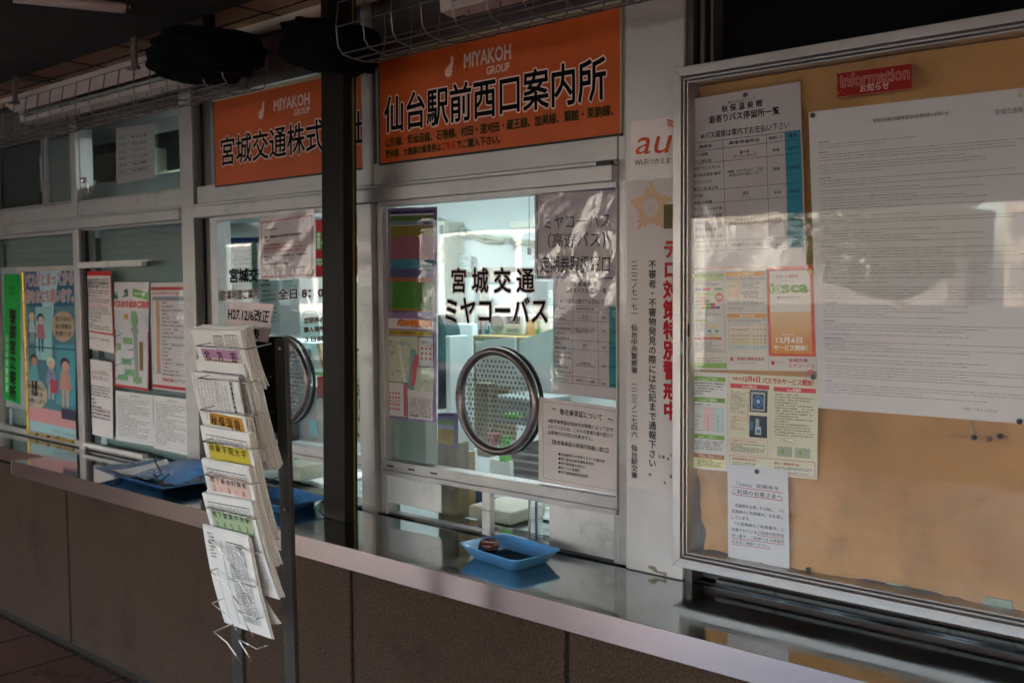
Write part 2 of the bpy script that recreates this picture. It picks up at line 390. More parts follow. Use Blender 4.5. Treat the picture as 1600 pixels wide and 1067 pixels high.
# transom: drip rail plus band above
m = MB()
for a, b in ((-9, M2a), (M2b, D1)):
    m.box(a, b, -.03, .06, 1.836, 1.874, 'alu'); m.box(a, b, -.020, .06, 1.875, 1.886, 'alu')
m.build('transom', off, bevel=.002)
m = MB()
for a, b in ((-6.12, -5.02), (-4.96, M1a+.012), (M1b-.012, M2a), (M2b+.01, -2.269), (-2.235, D1)):
    m.box(a, b, -.008, .06, 1.8865, 1.946, 'alu')
m.build('sill_band', off, bevel=.002)
MB().box(-1.42, -1.377, -.031, -.02, 1.8745, 1.8825, 'rubber').build('gasket', off)
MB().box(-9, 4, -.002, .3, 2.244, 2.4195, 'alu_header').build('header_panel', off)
# dark upper strip to the right of the column, above and behind the notice board
m = MB(); m.box(-1.345, 4, .04, .08, 1.3, 2.42, 'dark_void'); m.box(-1.345, 4, .04, .08, ZC, 1.299, 'alu_dark'); m.box(-1.19, -1.172, -.01, .04, ZC, 2.42, 'alu_dark'); m.box(-1.16, -1.15, .0, .04, 2.0, 2.42, 'alu_dark'); m.box(-1.135, -1.128, .0, .04, 2.0, 2.42, 'alu_dark')
m.build('shutter_recess', off)
m = MB(); m.box(-1.10, 4, -.030, -.012, .944, .953, 'rack_post'); m.build('shutter_rail', off, bevel=.001)
m = MB(); m.box(-1.345, -1.19, -.02, .04, ZC+.001, 2.42, 'column_metal'); m.build('metal_column', off, bevel=.003)
m = MB()
for (x, z, sx, sz) in ((-1.27, .945, .012, .005), (-1.262, .94, .008, .004), (-1.25, .938, .02, .0025), (-1.236, .937, .006, .005)):
    m.hull([(x+sx*math.cos(a), -.0206-.0004*(a > 3), z+sz*math.sin(a*1.0)) for a in [i*.7 for i in range(9)]], 'wood_old')
m.build('rust_chip', off)

MB().box(-1.345, 4.2, .081, .3, FL, 2.42, 'room_dark').build('infill_wall', off)
MB().box(-9.2, 4.3, .3, 3.1, 2.51, 3.2, 'concrete').build('roof', off)
MB().box(-9.2, 4.3, 2.75, 3.1, FL, 2.5, 'concrete').build('rear_wall', off); MB().box(4.2, 4.3, .0, 2.74, FL, 2.5, 'concrete').build('end_wall', off); MB().box(-9.3, -9.11, .0, 2.74, FL, 2.5, 'concrete').build('end_wall', off)
# windows -------------------------------------------------------
def window(a, b, z0, z1, fw=.022, y=.012, yf=(.004, .03), name='window', rs=True):
    f = MB()
    f.box(a, b, yf[0], yf[1], z0, z0+fw, 'alu'); f.box(a, b, yf[0], yf[1], z1-fw*.5, z1, 'alu')
    f.box(a, a+fw*.6, yf[0], yf[1], z0+fw, z1-fw*.5, 'alu'); f.box(b-fw*.6 if rs else b-.002, b, yf[0], yf[1], z0+fw, z1-fw*.5, 'alu')
    o = f.build(name, off, bevel=.001)
    MB().box(a+.002, b-.002, y, y+.004, z0+.004, z1-.002, 'glass').build('pane', o)
    return o
wA = window(-4.96, M1a+.012, ZC+.004, 1.836, .026)
wA2 = window(-6.1, -5.02, ZC+.004, 1.836, .026)
m = MB(); m.box(-4.66, M1a+.011, -.014, .004, 1.668, 1.690, 'alu'); m.build('rail', wA, bevel=.001)
wB = window(M1b-.012, M2a, ZC+.004, 1.836, .012)
m = MB(); m.box(M1b-.012, -3.545, -.016, .003, 1.676, 1.700, 'paint_white'); m.box(-3.56, -3.505, -.012, .003, 1.694, 1.7005, 'paint_white'); m.build('rail', wB, bevel=.001)
MB().box(M1b-.012, -3.575, -.02, .003, .946, .960, 'paint_white').build('track', wB, bevel=.001)
m = MB(); m.box(M1b-.0115, M1b+.014, .002, .02, ZC+.01, 1.83, 'rubber'); m.build('gasket', wB)
wC = window(C0+.035, C1, 1.064, 1.836, .026, yf=(-.006, .03))
wD = window(M3b+.008, D1, 1.064, 1.836, .028, yf=(-.012, .03), rs=False)
MB().box(M3b+.009, D1-.001, -.016, .03, 1.050, 1.0635, 'alu').build('track', wD, bevel=.001)
MB().box(C0+.036, C1-.001, -.012, .03, 1.050, 1.0635, 'alu').build('track', wC, bevel=.001)
for u in (-2.19, -2.10, -2.01): MB().box(u, u+.028, -.0125, -.011, 1.074, 1.079, 'rubber').build('drain_slot', wD)
# upper windows
uA = window(-4.38, M1a+.012, 1.95, 2.243, .008); uA1 = window(-4.96, -4.40, 1.95, 2.243, .008); uB = window(M1b-.012, M2a, 1.946, 2.243, .006)
m = MB(); c = P(133, 282, -.004); m.lathe([(0, -.018), (.009, -.016), (.011, -.008), (.013, 0)], 'chrome_wire', 14, c, axis='y'); m.box(c.x-.006, c.x+.006, .0, .008, c.z-.05, c.z-.015, 'chrome_wire'); m.build('latch', uB, smooth=False)
# hatch openings below windows C and D
def hatch(a, b, splits):
    f = MB(); f.box(a, a+.012, -.004, .03, ZC, 1.0495, 'alu'); f.box(b-.014, b, -.004, .03, ZC, 1.0495, 'alu')
    f.box(a+.0121, b-.0141, .0, .03, ZC, ZC+.008, 'alu_dark')
    o = f.build('hatch', off, bevel=.001)
    for s0, s1, yy in splits: MB().box(s0, s1, yy, yy+.004, ZC+.009, 1.049, 'glass').build('pane', o)
    return o
hC = hatch(C0+.035, C1, ((-3.06, -2.42, .016), (-2.44, -2.315, .010)))
hD = hatch(M3b+.009, D1, ((M3b+.022, -1.95, .016), (-1.66, D1-.016, .016)))
def plate(c, y, nm='cover_plate'):
    q = [P(*k, y) for k in c]; n = Vector((0, .004, 0))
    m = MB(); m.add(q+[k+n for k in q], [(0, 1, 2, 3), (7, 6, 5, 4), (0, 4, 5, 1), (1, 5, 6, 2), (2, 6, 7, 3), (3, 7, 4, 0)], 'metal_plate'); return m.build(nm, hD, bevel=.0008)
plate(((602, 741), (689, 758), (689, 801), (601, 783)), .0); plate(((858, 785), (960, 802), (960, 875), (858, 853)), .002)
m = MB(); q0 = P(754, 765, -.003); q1 = P(767, 834, -.003)
m.box(q0.x, q1.x, -.006, .014, 1.0, 1.0495, 'paint_white'); m.box(q0.x, q1.x, -.007, .013, ZC+.001, .9985, 'paint_white'); m.build('hatch_post', hD, bevel=.0015)

# speaking discs ------------------------------------------------
def disc(win, cx_, cz, ry=.0):
    R0, R1 = .121, .143
    ring = []
    m = MB()
    prof = [(R0, .0), (R0+.003, -.006), ((R0+R1)/2, -.011), (R1-.003, -.007), (R1, 0), (R1, .006), (R0, .006)]
    m.lathe(prof+[prof[0]], 'chrome_ring', 64, (cx_, -.002, cz), axis='y')
    m.lathe([(R1-.004, .0165), (R1+.001, .017), (R1+.001, .024), (R1-.006, .025), (R1-.008, .018)], 'rubber', 64, (cx_, 0, cz), axis='y')
    o = m.build('speaking_ring', win, smooth=True)
    m = MB(); n = 48; m.add([(cx_+R0*math.cos(2*math.pi*i/n), .001, cz+R0*math.sin(2*math.pi*i/n)) for i in range(n)], [tuple(range(n))], 'acrylic')
    m.build('perforated_disc', win)
    m = MB(); st = .0138
    for j in range(-9, 10):
        for i in range(-9, 10):
            x = (i+(j % 2)*.5)*st; z = j*st*.95
            if x*x+z*z > (R0-.008)**2: continue
            k = 8; r0, r1 = .0014, .0037; dx = .0007
            vs = [(cx_+x+r1*math.cos(a), -.0005, cz+z+r1*math.sin(a)) for a in [2*math.pi*t/k for t in range(k)]] + \
                 [(cx_+x+dx*1.2+r0*math.cos(a), -.0005, cz+z+r0*math.sin(a)) for a in [2*math.pi*t/k for t in range(k)]]
            m.add(vs, [(t, (t+1) % k, k+(t+1) % k, k+t) for t in range(k)], 'room_dark')
    m.build('speech_hole', win)
disc(wD, -1.771, 1.292); disc(wC, -2.704+.0, 1.293)

# lettering on the glass -----------------------------------------
def lettering(win, corners, items, y=.0115, nm='lettering'):
    s = Sheet(nm, corners, y, '', '', parent=win, m='ink', nobase=True)
    for it in items: s.t(*it[:5], **it[5])
    s.done()
K = '0c0d10'; OUT = 'f0dede'
lettering(wD, ((690, 420), (862, 420), (862, 508), (690, 508)), [
    (.105, -.01, .855, .42, '宮 城 交 通', dict(b=.016, out=OUT, ob=.045, col=K)),
    (.045, .52, .965, .955, 'ミヤコーバス', dict(b=.016, out=OUT, ob=.045, col=K))])
lettering(wC, ((345, 413), (600, 404), (600, 560), (345, 580)), [
    (.065, .045, .335, .175, '宮城交通', dict(b=.03, col=K)),
    (.01, .245, .265, .335, '営業時間ご案内', dict(b=.016, out=OUT, ob=.045, col=K)),
    (.395, .255, .96, .355, '全日 8：00～19：00', dict(b=.02, out=OUT, ob=.05, col=K)),
    (.555, .545, .83, .60, '定期券の発売 8:00～', dict(b=.02, out=OUT, ob=.045, col=K)),
    (.555, .635, .83, .69, '購入場所で承ります', dict(b=.02, out=OUT, ob=.045, col=K)),
    (.56, .73, .83, .78, '３日前から発売', dict(b=.02, out=OUT, ob=.045, col=K))])

# steel counter ---------------------------------------------------
cnt = thing('steel_counter', 'long polished stainless steel counter ledge running beneath the ticket windows', 'counter', (-2, -.15, ZC))
m = MB(); m.box(-4.02, 4, -.318, .0, ZC-.004, ZC, 'steel'); m.build('counter_top', cnt, bevel=.0015)
m = MB(); m.box(-4.02, 4, -.3215, -.3185, ZC-.055, ZC+.002, 'steel_edge'); m.box(-4.0235, -4.0205, -.3215, -.198, ZC-.055, ZC+.002, 'steel_edge'); m.build('front_edge', cnt, bevel=.001)
m = MB(); m.box(-9, -4.024, -.197, .0, ZC-.004, ZC, 'steel'); m.build('counter_top', cnt, bevel=.0015)
m = MB(); m.box(-9, -4.024, -.2005, -.1975, ZC-.055, ZC+.002, 'steel_edge'); m.build('front_edge', cnt, bevel=.001)
m = MB(); m.box(-9, 4, -.008, .0, ZC, ZC+.004, 'steel'); m.box(-9, D1, .0, .11, ZC-.006, ZC-.0005, 'steel'); m.build('back_lip', cnt, bevel=.001)
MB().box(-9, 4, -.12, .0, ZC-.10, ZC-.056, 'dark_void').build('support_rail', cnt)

# dark steel post --------------------------------------------------
stw = thing('shading_wall', 'dark station wall closing the far left end under the canopy', 'wall', (-10.5, -2.3, FL))  # unseen wall added to cut light and reflections at the left windows
MB().box(-10.6, -10.3, -4.55, -.01, FL, 2.40, 'alu_dark').build('wall_face', stw); MB().box(-10.3, -10.27, -4.5, -.1, 1.0, 1.25, 'bld_pale').build('wall_band', stw)
pst = thing('dark_post', 'dark brown steel post standing on the counter between the two orange signs', 'post', (-2.27, -.09, ZC))
m = MB(); m.box(-2.318, -2.222, -.145, -.113, ZC, 2.42, 'post_paint'); m.box(-2.312, -2.226, -.1125, -.107, ZC, 2.42, 'rubber'); m.box(-2.316, -2.230, -.101, -.090, ZC, 2.42, 'post_paint'); m.build('post_profile', pst, bevel=.002); pst.rotation_euler.y = .020
MB().box(-2.24, -2.2265, -.1065, -.1015, ZC, 2.42, 'seal').build('seal_strip', pst)

# two black wrapped lamps on the post -------------------------------
def lump(name, c, sx, sy, sz, rot, seed, label):
    t = thing(name, label, 'wrapped lamp', c)
    rnd = random.Random(seed); c = Vector(c)
    bm = bmesh.new(); bmesh.ops.create_icosphere(bm, subdivisions=5, radius=1)
    for v in bm.verts:
        d = v.co.normalized(); k = 1+.05*math.sin(d.x*7+seed)+.05*math.sin(d.y*9+d.z*6+seed)+.03*math.sin(d.z*15+d.x*9)+.012*math.sin(d.x*31+d.z*17)*math.sin(d.y*23)
        e = Vector((abs(d.x)**.8*math.copysign(1, d.x), abs(d.y)**.8*math.copysign(1, d.y), abs(d.z)**.75*math.copysign(1, d.z)))
        v.co = Vector((e.x*sx*k, e.y*sy*k, e.z*sz*k))
    bmesh.ops.rotate(bm, verts=bm.verts, matrix=Matrix.Rotation(rot, 3, 'Y'))
    ix = {v: i for i, v in enumerate(bm.verts)}
    m = MB(); m.add([v.co+c for v in bm.verts], [[ix[v] for v in f.verts] for f in bm.faces], 'black'); bm.free()
    m.build('black_wrapping', t, smooth=True)
    MB().tube([c+Vector((0, .02, sz*.7)), (c.x, c.y+.02, 2.41)], .018, 'black', 10).build('mounting_stem', t, smooth=True)
    return t
lump('wrapped_lamp', (-2.70, -.26, 2.285), .195, .13, .076, .06, 2, 'black lumpy wrapped lamp hanging left of the dark post under the canopy')
lump('wrapped_lamp', (-2.165, -.215, 2.235), .16, .10, .068, .22, 5, 'black lumpy wrapped lamp at the head of the dark post')

# orange signs -------------------------------------------------------
def sign(corners, label, sub):
    s = Sheet('company_sign', corners, -.0105, label, 'sign', m='ink', nobase=True)
    a, b, c_, d = s.q
    m = MB(); m.box(a.x, b.x, -.010, -.001, c_.z, a.z, 'sign_orange')
    m.box(a.x-.004, b.x+.004, -.012, -.001, a.z+.0005, a.z+.012, 'sign_edge'); m.box(b.x+.0005, b.x+.004, -.011, -.001, c_.z, a.z, 'sign_edge')
    m.box(a.x-.004, b.x+.004, -.0115, -.001, c_.z-.006, c_.z-.0005, 'rubber'); m.box(a.x-.004, a.x-.0005, -.011, -.001, c_.z, a.z, 'rubber')
    o = m.build('company_sign', loc=(a.x, 0, c_.z)); tag(o, label, 'sign')
    s.parent = o; sub(s); s.name = 'lettering'; s.done(); return o
def logo(s, u, v, k, colm='f0cfc0', sun='c05a1e'):
    # swan-like drop mark and an eight-rayed spark
    a = s.H/s.W
    s.ell(u, v+.35*k, .30*k*a, .30*k, colm, 3); s.poly([(u-.05*k*a, v+.1*k), (u+.28*k*a, v-.35*k), (u+.42*k*a, v-.30*k), (u+.40*k*a, v-.05*k), (u+.28*k*a, v+.3*k)], colm, 3.2)
    s.ell(u+.30*k*a, v-.38*k, .13*k*a, .13*k, colm, 3.4)
    for i in range(8):
        t = i*math.pi/4+.2; cx_, cy = u+1.15*k*a, v
        d = (math.cos(t), math.sin(t)); n = (-d[1]*.08, d[0]*.08)
        s.poly([(cx_+(d[0]*.22+n[0]*.4)*k*a, cy+(d[1]*.22+n[1]*.4)*k), (cx_+(d[0]*.62+n[0])*k*a, cy+(d[1]*.62+n[1])*k), (cx_+(d[0]*.62-n[0])*k*a, cy+(d[1]*.62-n[1])*k), (cx_+(d[0]*.22-n[0]*.4)*k*a, cy+(d[1]*.22-n[1]*.4)*k)], sun, 3)
def sg1(s):
    s.t(.055, .43, .985, .76, '宮城交通株式会社', K, b=.016, out='f6d8cb', ob=.036)
    s.t(.435, .135, .665, .255, 'MIYAKOH', 'ecd2c8', b=.028); s.t(.565, .28, .665, .345, 'GROUP', 'ecd2c8', b=.02)
    logo(s, .345, .205, .16)
def sg2(s):
    s.t(.030, .375, .95, .715, '仙台駅前西口案内所', K, b=.018, out='f6d8cb', ob=.036)
    s.t(.405, .12, .60, .245, 'MIYAKOH', 'ecd2c8', b=.028); s.t(.50, .275, .595, .345, 'GROUP', 'ecd2c8', b=.02)
    logo(s, .335, .195, .16)
    s.t(.035, .765, .975, .855, '山形線、気仙沼線、石巻線、村田・遠刈田・蔵王線、加美線、築館・栗駒線、', '1d3a20', b=.02)
    s.t(.035, .880, .30, .960, '登米線、大衡線の乗車券は', '1d3a20', b=.02); s.t(.305, .885, .365, .955, 'こちら', 'c01a10', b=.03); s.t(.37, .880, .555, .960, 'でご購入下さい。', '1d3a20', b=.02)
sign((( -0, 0), (0, 0), (0, 0), (0, 0)) and ((334, 160), (573, 104), (574, 261), (335, 294)), 'smaller orange sign on the left, partly hidden behind the dark post', sg1)
sign(((592, 94.5), (968.5, 8), (971, 208), (592, 255.5)), 'large orange company sign above the ticket window with the speaking ring in full view', sg2)

# ---------------------------------------------------------------- guarded lamps under the canopy
def luminaire():
    x0, x1 = -4.46, -2.56; L0, L1 = -4.27, -2.70
    t = thing('guarded_lamp', 'fluorescent lamp in a wire guard above the upper windows, left of the black wrapped lamps', 'ceiling lamp', (-3.5, -.2, 2.42), 'fluorescent lamps in wire guards')
    m = MB(); m.add([(L0, -.212, 2.350), (L1, -.212, 2.350), (L1-.0, -.172, 2.306), (L0+.03, -.172, 2.306), (L0, -.205, 2.357), (L1, -.205, 2.357), (L1, -.165, 2.311), (L0+.03, -.165, 2.311)],
                    [(0, 1, 2, 3), (7, 6, 5, 4), (0, 4, 5, 1), (3, 2, 6, 7), (0, 3, 7, 4), (1, 5, 6, 2)], 'lamp_white')
    m.box(L0, L1, -.2125, -.06, 2.3505, 2.357, 'lamp_white')
    m.build('reflector', t)
    m = MB(); m.tube([(L0+.1, -.150, 2.296), (L1-.05, -.150, 2.296)], .008, 'tube', 12); m.build('lamp_tube', t, smooth=True)
    m = MB()
    m.hull([(x, y, z) for x in (L0+.07, L1) for y, z in ((-.155, 2.266), (-.152, 2.286), (-.10, 2.286), (-.10, 2.262))], 'lamp_white')
    m.hull([(x, y, z) for x in (L0+.03, L0+.07) for y, z in ((-.155, 2.315), (-.15, 2.268), (-.11, 2.262), (-.1, 2.31))], 'lamp_white')
    m.build('lamp_body', t, bevel=.002)
    for x in (-4.00, -3.095):
        m = MB(); m.box(x-.014, x+.014, -.272, -.262, 2.305, 2.40, 'wire'); m.box(x-.016, x+.016, -.27, -.06, 2.398, 2.403, 'wire'); m.box(x-.022, x+.022, -.285, -.258, 2.299, 2.309, 'wire')
        m.tube([(x+.02, -.275, 2.305), (x+.035, -.275, 2.305)], .006, 'wire'); m.build('bracket', t, bevel=.001)
    m = MB(); r = .0018
    for y, z in ((-.285, 2.306), (-.292, 2.245), (-.275, 2.183), (-.233, 2.178), (-.192, 2.178), (-.150, 2.185), (-.135, 2.245), (-.135, 2.306)):
        m.tube([(x0, y, z), (x1, y, z)], r*1.15, 'wire', 5)
    n = 19
    for i in range(n+1):
        x = x0+(x1-x0)*i/n
        m.tube([(x, -.284, 2.308), (x, -.293, 2.25), (x, -.288, 2.20), (x, -.272, 2.181), (x, -.233, 2.176), (x, -.192, 2.176), (x, -.153, 2.183), (x, -.139, 2.20), (x, -.133, 2.25), (x, -.134, 2.308)], r, 'wire', 5)
    m.build('wire_guard', t, smooth=True)
    return t
lum = luminaire()
dup(lum, (2.475, -.045, -.012), 'fluorescent lamp in a wire guard above the large orange sign')
t = thing('strip_lamp', 'unlit pale strip lamp on the dark canopy at the top left', 'ceiling lamp', (-2.65, -.7, 2.405))
a = G(203, 14, 2.37); b = G(20, -4, 2.37)
MB().tube([a, b], .015, 'lamp_white', 14).build('lamp_tube', t, smooth=True)
MB().obox((a+b)/2+Vector((0, 0, .026)), (b-a)/2*1.03, (.03, 0, 0), (0, 0, .009), 'soffit_dark').build('lamp_body', t)
MB().box(a.x-.02, a.x+.012, a.y-.015, a.y+.015, a.z-.02, 2.404, 'soffit_dark').build('socket', t, bevel=.002)

# ---------------------------------------------------------------- sheets: upper window and left windows
W0 = 'efecec'
s = Sheet('paper_notice', ((182, 201), (242, 192), (243, 278), (183, 288)), .010, 'white table notice taped inside the small upper window', 'paper notice', 'b9b9b7', wave=.0012)
for i, v in enumerate((.16, .28, .40, .52, .64, .76, .86)): s.hl(.03, .97, v, .0012, '55585a')
for i, (a, b_) in enumerate((('路 線 名', '時 刻 変 更'), ('運行系統', '仙台市内'), ('お客様へ 停留所のご案内', 'バスのりば'), ('実施日', '十二月'), ('運行便', '全便'), ('お問合せ', '宮城交通案内所'))):
    s.t(.07, .18+.12*i, .28, .225+.12*i, a, '3a3a3c'); s.t(.42, .18+.12*i, .80, .225+.12*i, b_, '3a3a3c', b=.01)
s.done(film=True)
s = Sheet('paper_notice', ((6, 428), (32, 429), (32, 632), (6, 623)), .008, 'bright green upright police visit sign at the far left', 'sign', '0f9a3c', m='inkgloss')
s.vt(.56, .27, .985, .40, '警察官立寄所', '0a1a0c', b=.05); s.vt(.2, .47, .94, .2, '仙台中央警察署', 'b8e8c0', b=.01)
for i in range(5):
    a = i*2*math.pi/5-math.pi/2; s.poly([(.5+.26*math.cos(a)*1, .12+.26*math.sin(a)*s.W/s.H), (.5+.1*math.cos(a+.6), .12+.1*math.sin(a+.6)*s.W/s.H), (.5, .12), (.5+.1*math.cos(a-.6), .12+.1*math.sin(a-.6)*s.W/s.H)], '0c7a28', 3)
o = s.done(); q = s.q
m = MB(); m.box(q[0].x-.03, q[1].x+.05, .0085, .0105, q[2].z-.02, q[0].z+.03, 'grey'); m.build('grey_backing', o)

# framed passenger poster
s = Sheet('framed_poster', ((38, 421), (117, 414), (119, 691), (43, 672)), .0095, 'gold-framed blue illustrated bus safety poster in the leftmost window', 'poster', '285a7c', m='inkgloss')
s.rect(0, .23, 1, .93, '4d7a88', 1); s.rect(0, .93, 1, 1, '9cc0c6', 1); s.rect(.22, .23, .55, .55, '8fc0c4', 2); s.rect(.62, .45, 1, .80, '4f97a8', 1.5)
s.rect(0, .84, 1, .93, 'c98f92', 1.6); s.rect(.0, .36, .2, .42, '2c5276', 2.2)
s.poly([(.25, .02), (.75, 0), (.6, .20), (.55, .38), (.38, .38), (.36, .2)], 'a9cfd8', 1.8)
s.t(.02, .03, .97, .105, 'バスがとまってから', 'b88684', b=.03, out='b9bcc6', ob=.07); s.t(.02, .13, .97, .205, '席をお立ち願います。', 'b88684', b=.03, out='b9bcc6', ob=.07)
s.ell(.77, .345, .22, .088, 'b59c84', 3, 28)
for i, tx in enumerate(('走行中の', '席の移動は', '危険です')): s.t(.62, .288+.042*i, .93, .318+.042*i, tx, '3a3634', b=.02)
s.ell(.22, .76, .22, .088, 'b5a795', 3, 28)
for i, tx in enumerate(('車内事故防止に', 'ご協力を', 'お願いします。')): s.t(.04+.03*(i == 1), .705+.042*i, .40-.05*(i == 1), .735+.042*i, tx, '3a3634', b=.02)
s.hl(0, 1, .475, .006, '2b4a5a', 2.5); s.vl(.38, .7, .66, .004, '3c6a78', 2.5); s.vl(.40, .68, .3, .004, '3c6a78', 2.5)
def figure(u, v, k, hair, skin, top, legs):   # flat printed passenger
    s.ell(u, v, .075*k, .03*k, hair, 3.2); s.ell(u+.01, v+.012*k, .058*k, .024*k, skin, 3.4)
    s.poly([(u-.06*k, v+.035*k), (u+.06*k, v+.035*k), (u+.10*k, v+.12*k), (u-.09*k, v+.12*k)], top, 3.1)
    s.poly([(u-.05*k, v+.12*k), (u-.01*k, v+.12*k), (u-.02*k, v+.20*k), (u-.05*k, v+.20*k)], legs, 3); s.poly([(u+.01*k, v+.12*k), (u+.06*k, v+.12*k), (u+.05*k, v+.20*k), (u+.02*k, v+.20*k)], legs, 3)
figure(.80, .56, 1.25, '3a2c34', 'c99a8c', 'c28a80', 'c8a294'); figure(.52, .56, 1.1, 'c8c8b4', 'd0ac98', '8c8ca8', 'a8b8b8'); figure(.17, .55, 1.1, '33262a', 'b5846c', '5aa0a6', '2c4a60')
figure(.32, .30, 1.0, '2a4660', 'c8a0a0', 'b06a80', '305a78'); figure(.14, .29, .8, 'c8b08c', 'c8b08c', 'a8b4b4', '9aa8a8'); s.rect(.5, .66, .66, .74, 'b04a5a', 3.6); s.rect(.72, .82, 1, .88, '3c3c4c', 3)
s.t(.55, .955, .99, .975, '日本バス協会', '6a6a4c')
o = s.done(); q = s.q
for nm, (x0, x1, z0, z1) in dict(a=(q[0].x-.018, q[0].x-.001, q[3].z-.014, q[0].z+.01), b=(q[0].x-.001, q[2].x+.004, q[3].z-.014, q[3].z-.001)).items():
    MB().box(x0, x1, .001, .0115, z0, z1, 'gold').build('gold_frame', o, bevel=.003)

RED = 'c23a34'
def icnotice(s):
    s.rect(0, 0, 1, .055, RED, 1); s.rect(0, .055, .035, .775, RED, 1); s.rect(.965, .055, 1, .775, RED, 1); s.rect(0, .765, 1, .785, RED, 1)
    for i, tx in enumerate(('icscaのサービス', '開始に伴う定期券の', '取扱変更について')): s.t(.14, .085+.045*i, .9, .122+.045*i, tx, '2a2a2c', b=.015)
    s.fine(.08, .23, .93, .29, 2); s.t(.07, .30, .6, .33, '定期券の発売について', '3a3a3c', b=.01); s.fine(.08, .34, .93, .40, 2); s.fine(.1, .405, .9, .45, 2, 'd0605a')
    s.fine(.08, .45, .93, .60, 5); s.t(.07, .61, .6, .64, '払戻しの変更について', '3a3a3c', b=.01); s.fine(.08, .65, .93, .74, 3); s.t(.05, .84, .85, .87, '022-771-5310', '4a4a4c', b=.01)
s = Sheet('paper_notice', ((133, 424), (174, 424), (179, 552), (133, 543)), .0105, 'narrow red-bordered white notice at the upper left of its window', 'paper notice', 'dcd2d2', wave=.001); icnotice(s); s.done()
s = Sheet('paper_notice', ((135, 560), (176, 566), (177, 686), (136, 676)), .0105, 'narrow white notice with red underlining, low beside the left mullion', 'paper notice', 'd8cfd0', wave=.001)
s.t(.25, .13, .85, .17, 'icsca 定期券を', '6a6668'); s.t(.15, .20, .88, .24, 'ご利用のお客さまへ', '6a6668'); s.hl(.12, .9, .18, .002, RED); s.hl(.12, .9, .25, .002, RED)
s.fine(.12, .33, .92, .48, 4); s.fine(.12, .5, .92, .78, 6); [s.hl(.15, .92, v, .002, 'c06070') for v in (.64, .70, .76)]; s.done()
s = Sheet('map_poster', ((179, 441), (233, 441), (233, 611), (181, 603)), .010, 'street map poster with two green tags and a red title strip', 'poster', 'e2dcdc', m='inkgloss', wave=.0015)
s.poly([(-.02, .10), (.42, .06), (.43, .13), (0, .165)], '1e6a4e', 3); s.poly([(.56, .06), (.97, .09), (.97, .165), (.56, .13)], '6aaa34', 3)
s.t(.03, .095, .38, .125, '市営バス', 'd6ecd8', b=.02, L=5); s.t(.6, .09, .9, .12, '宮城交通', 'd6ecd8', b=.02, L=5)
s.t(.0, .175, 1, .235, 'バスのりばのご案内', 'c43c3c', b=.07, out='e8b8b0', ob=.12)
s.rect(.0, .27, 1, .97, 'd3d0d6', 1); s.poly([(.5, .27), (.66, .27), (.72, .95), (.62, .95), (.55, .5)], '9a9c9e', 2); s.poly([(.72, .55), (.84, .55), (.84, .82), (.74, .82)], '8a6a34', 3)
s.ell(.6, .35, .10, .07, '7ab46a', 2.5); s.rect(.3, .3, .42, .35, 'd29a34', 3)
for (u, v, a_, b_) in ((.25, .52, .28, .06), (.05, .58, .15, .07), (.2, .72, .3, .06), (.3, .82, .3, .06), (.1, .88, .3, .05), (.55, .88, .25, .06), (.5, .43, .2, .04)): s.rect(u, v, u+a_, v+b_, '86b878', 2.3)
for (u0, v0, u1, v1) in ((0, .52, .55, .42), (0, .66, .6, .62), (.1, .4, .4, .95), (0, .8, .6, .7), (.0, .93, .5, .82)): s.poly([(u0, v0), (u1, v1), (u1, v1+.012), (u0, v0+.012)], '5a96b4', 2.8)
s.rect(0, .975, 1, 1, RED, 3); s.rect(.97, .45, 1, .975, RED, 3); s.rect(-.0, .45, .03, .975, RED, 3); s.done(film=True)
s = Sheet('paper_notice', ((235, 442), (292, 441), (296, 614), (239, 607)), .010, 'route table poster with a red heading bar and a brown number column', 'poster', 'ddd4d6', m='inkgloss', wave=.0015)
s.rect(.02, .04, .98, .07, RED); s.t(.06, .085, .8, .11, '主な行き先とのりば', RED, b=.03); s.rect(.06, .13, .98, .165, '8a8e98'); s.rect(.14, .17, .25, .85, 'c89678'); s.frame(.06, .13, .98, .85, .002, '7a8a9a')
rw = [.17+.035*i for i in range(20)]
for v in rw: s.hl(.26, .98, v, .0008, '8a8a90'); s.fine(.3, v+.004, .3+.6*random.random()+.1, v+.03, 1, '4a4a4c', .5, ragged=False)
s.t(.30, .885, .62, .915, '宮城交通', RED, b=.03); s.t(.65, .885, .95, .915, '022-771-5310', '5a5a5c', b=.01); s.rect(0, .955, 1, .985, RED); s.done(film=True)
for c, lb in ((((181, 610), (239, 617), (240, 697), (182, 687)), 'left one of the two white densely printed sheets low in the window'), (((240, 617), (296, 624), (297, 712), (241, 700)), 'right one of the two white densely printed sheets low in the window')):
    s = Sheet('paper_notice', c, .0105, lb, 'paper notice', 'd6d3d4', wave=.001); s.t(.4, .05, .7, .085, '運賃表', '7a7678'); s.fine(.08, .13, .92, .9, 17, '8d8888', .45); s.frame(.05, .1, .95, .93, .001, 'a09a9a'); s.done()

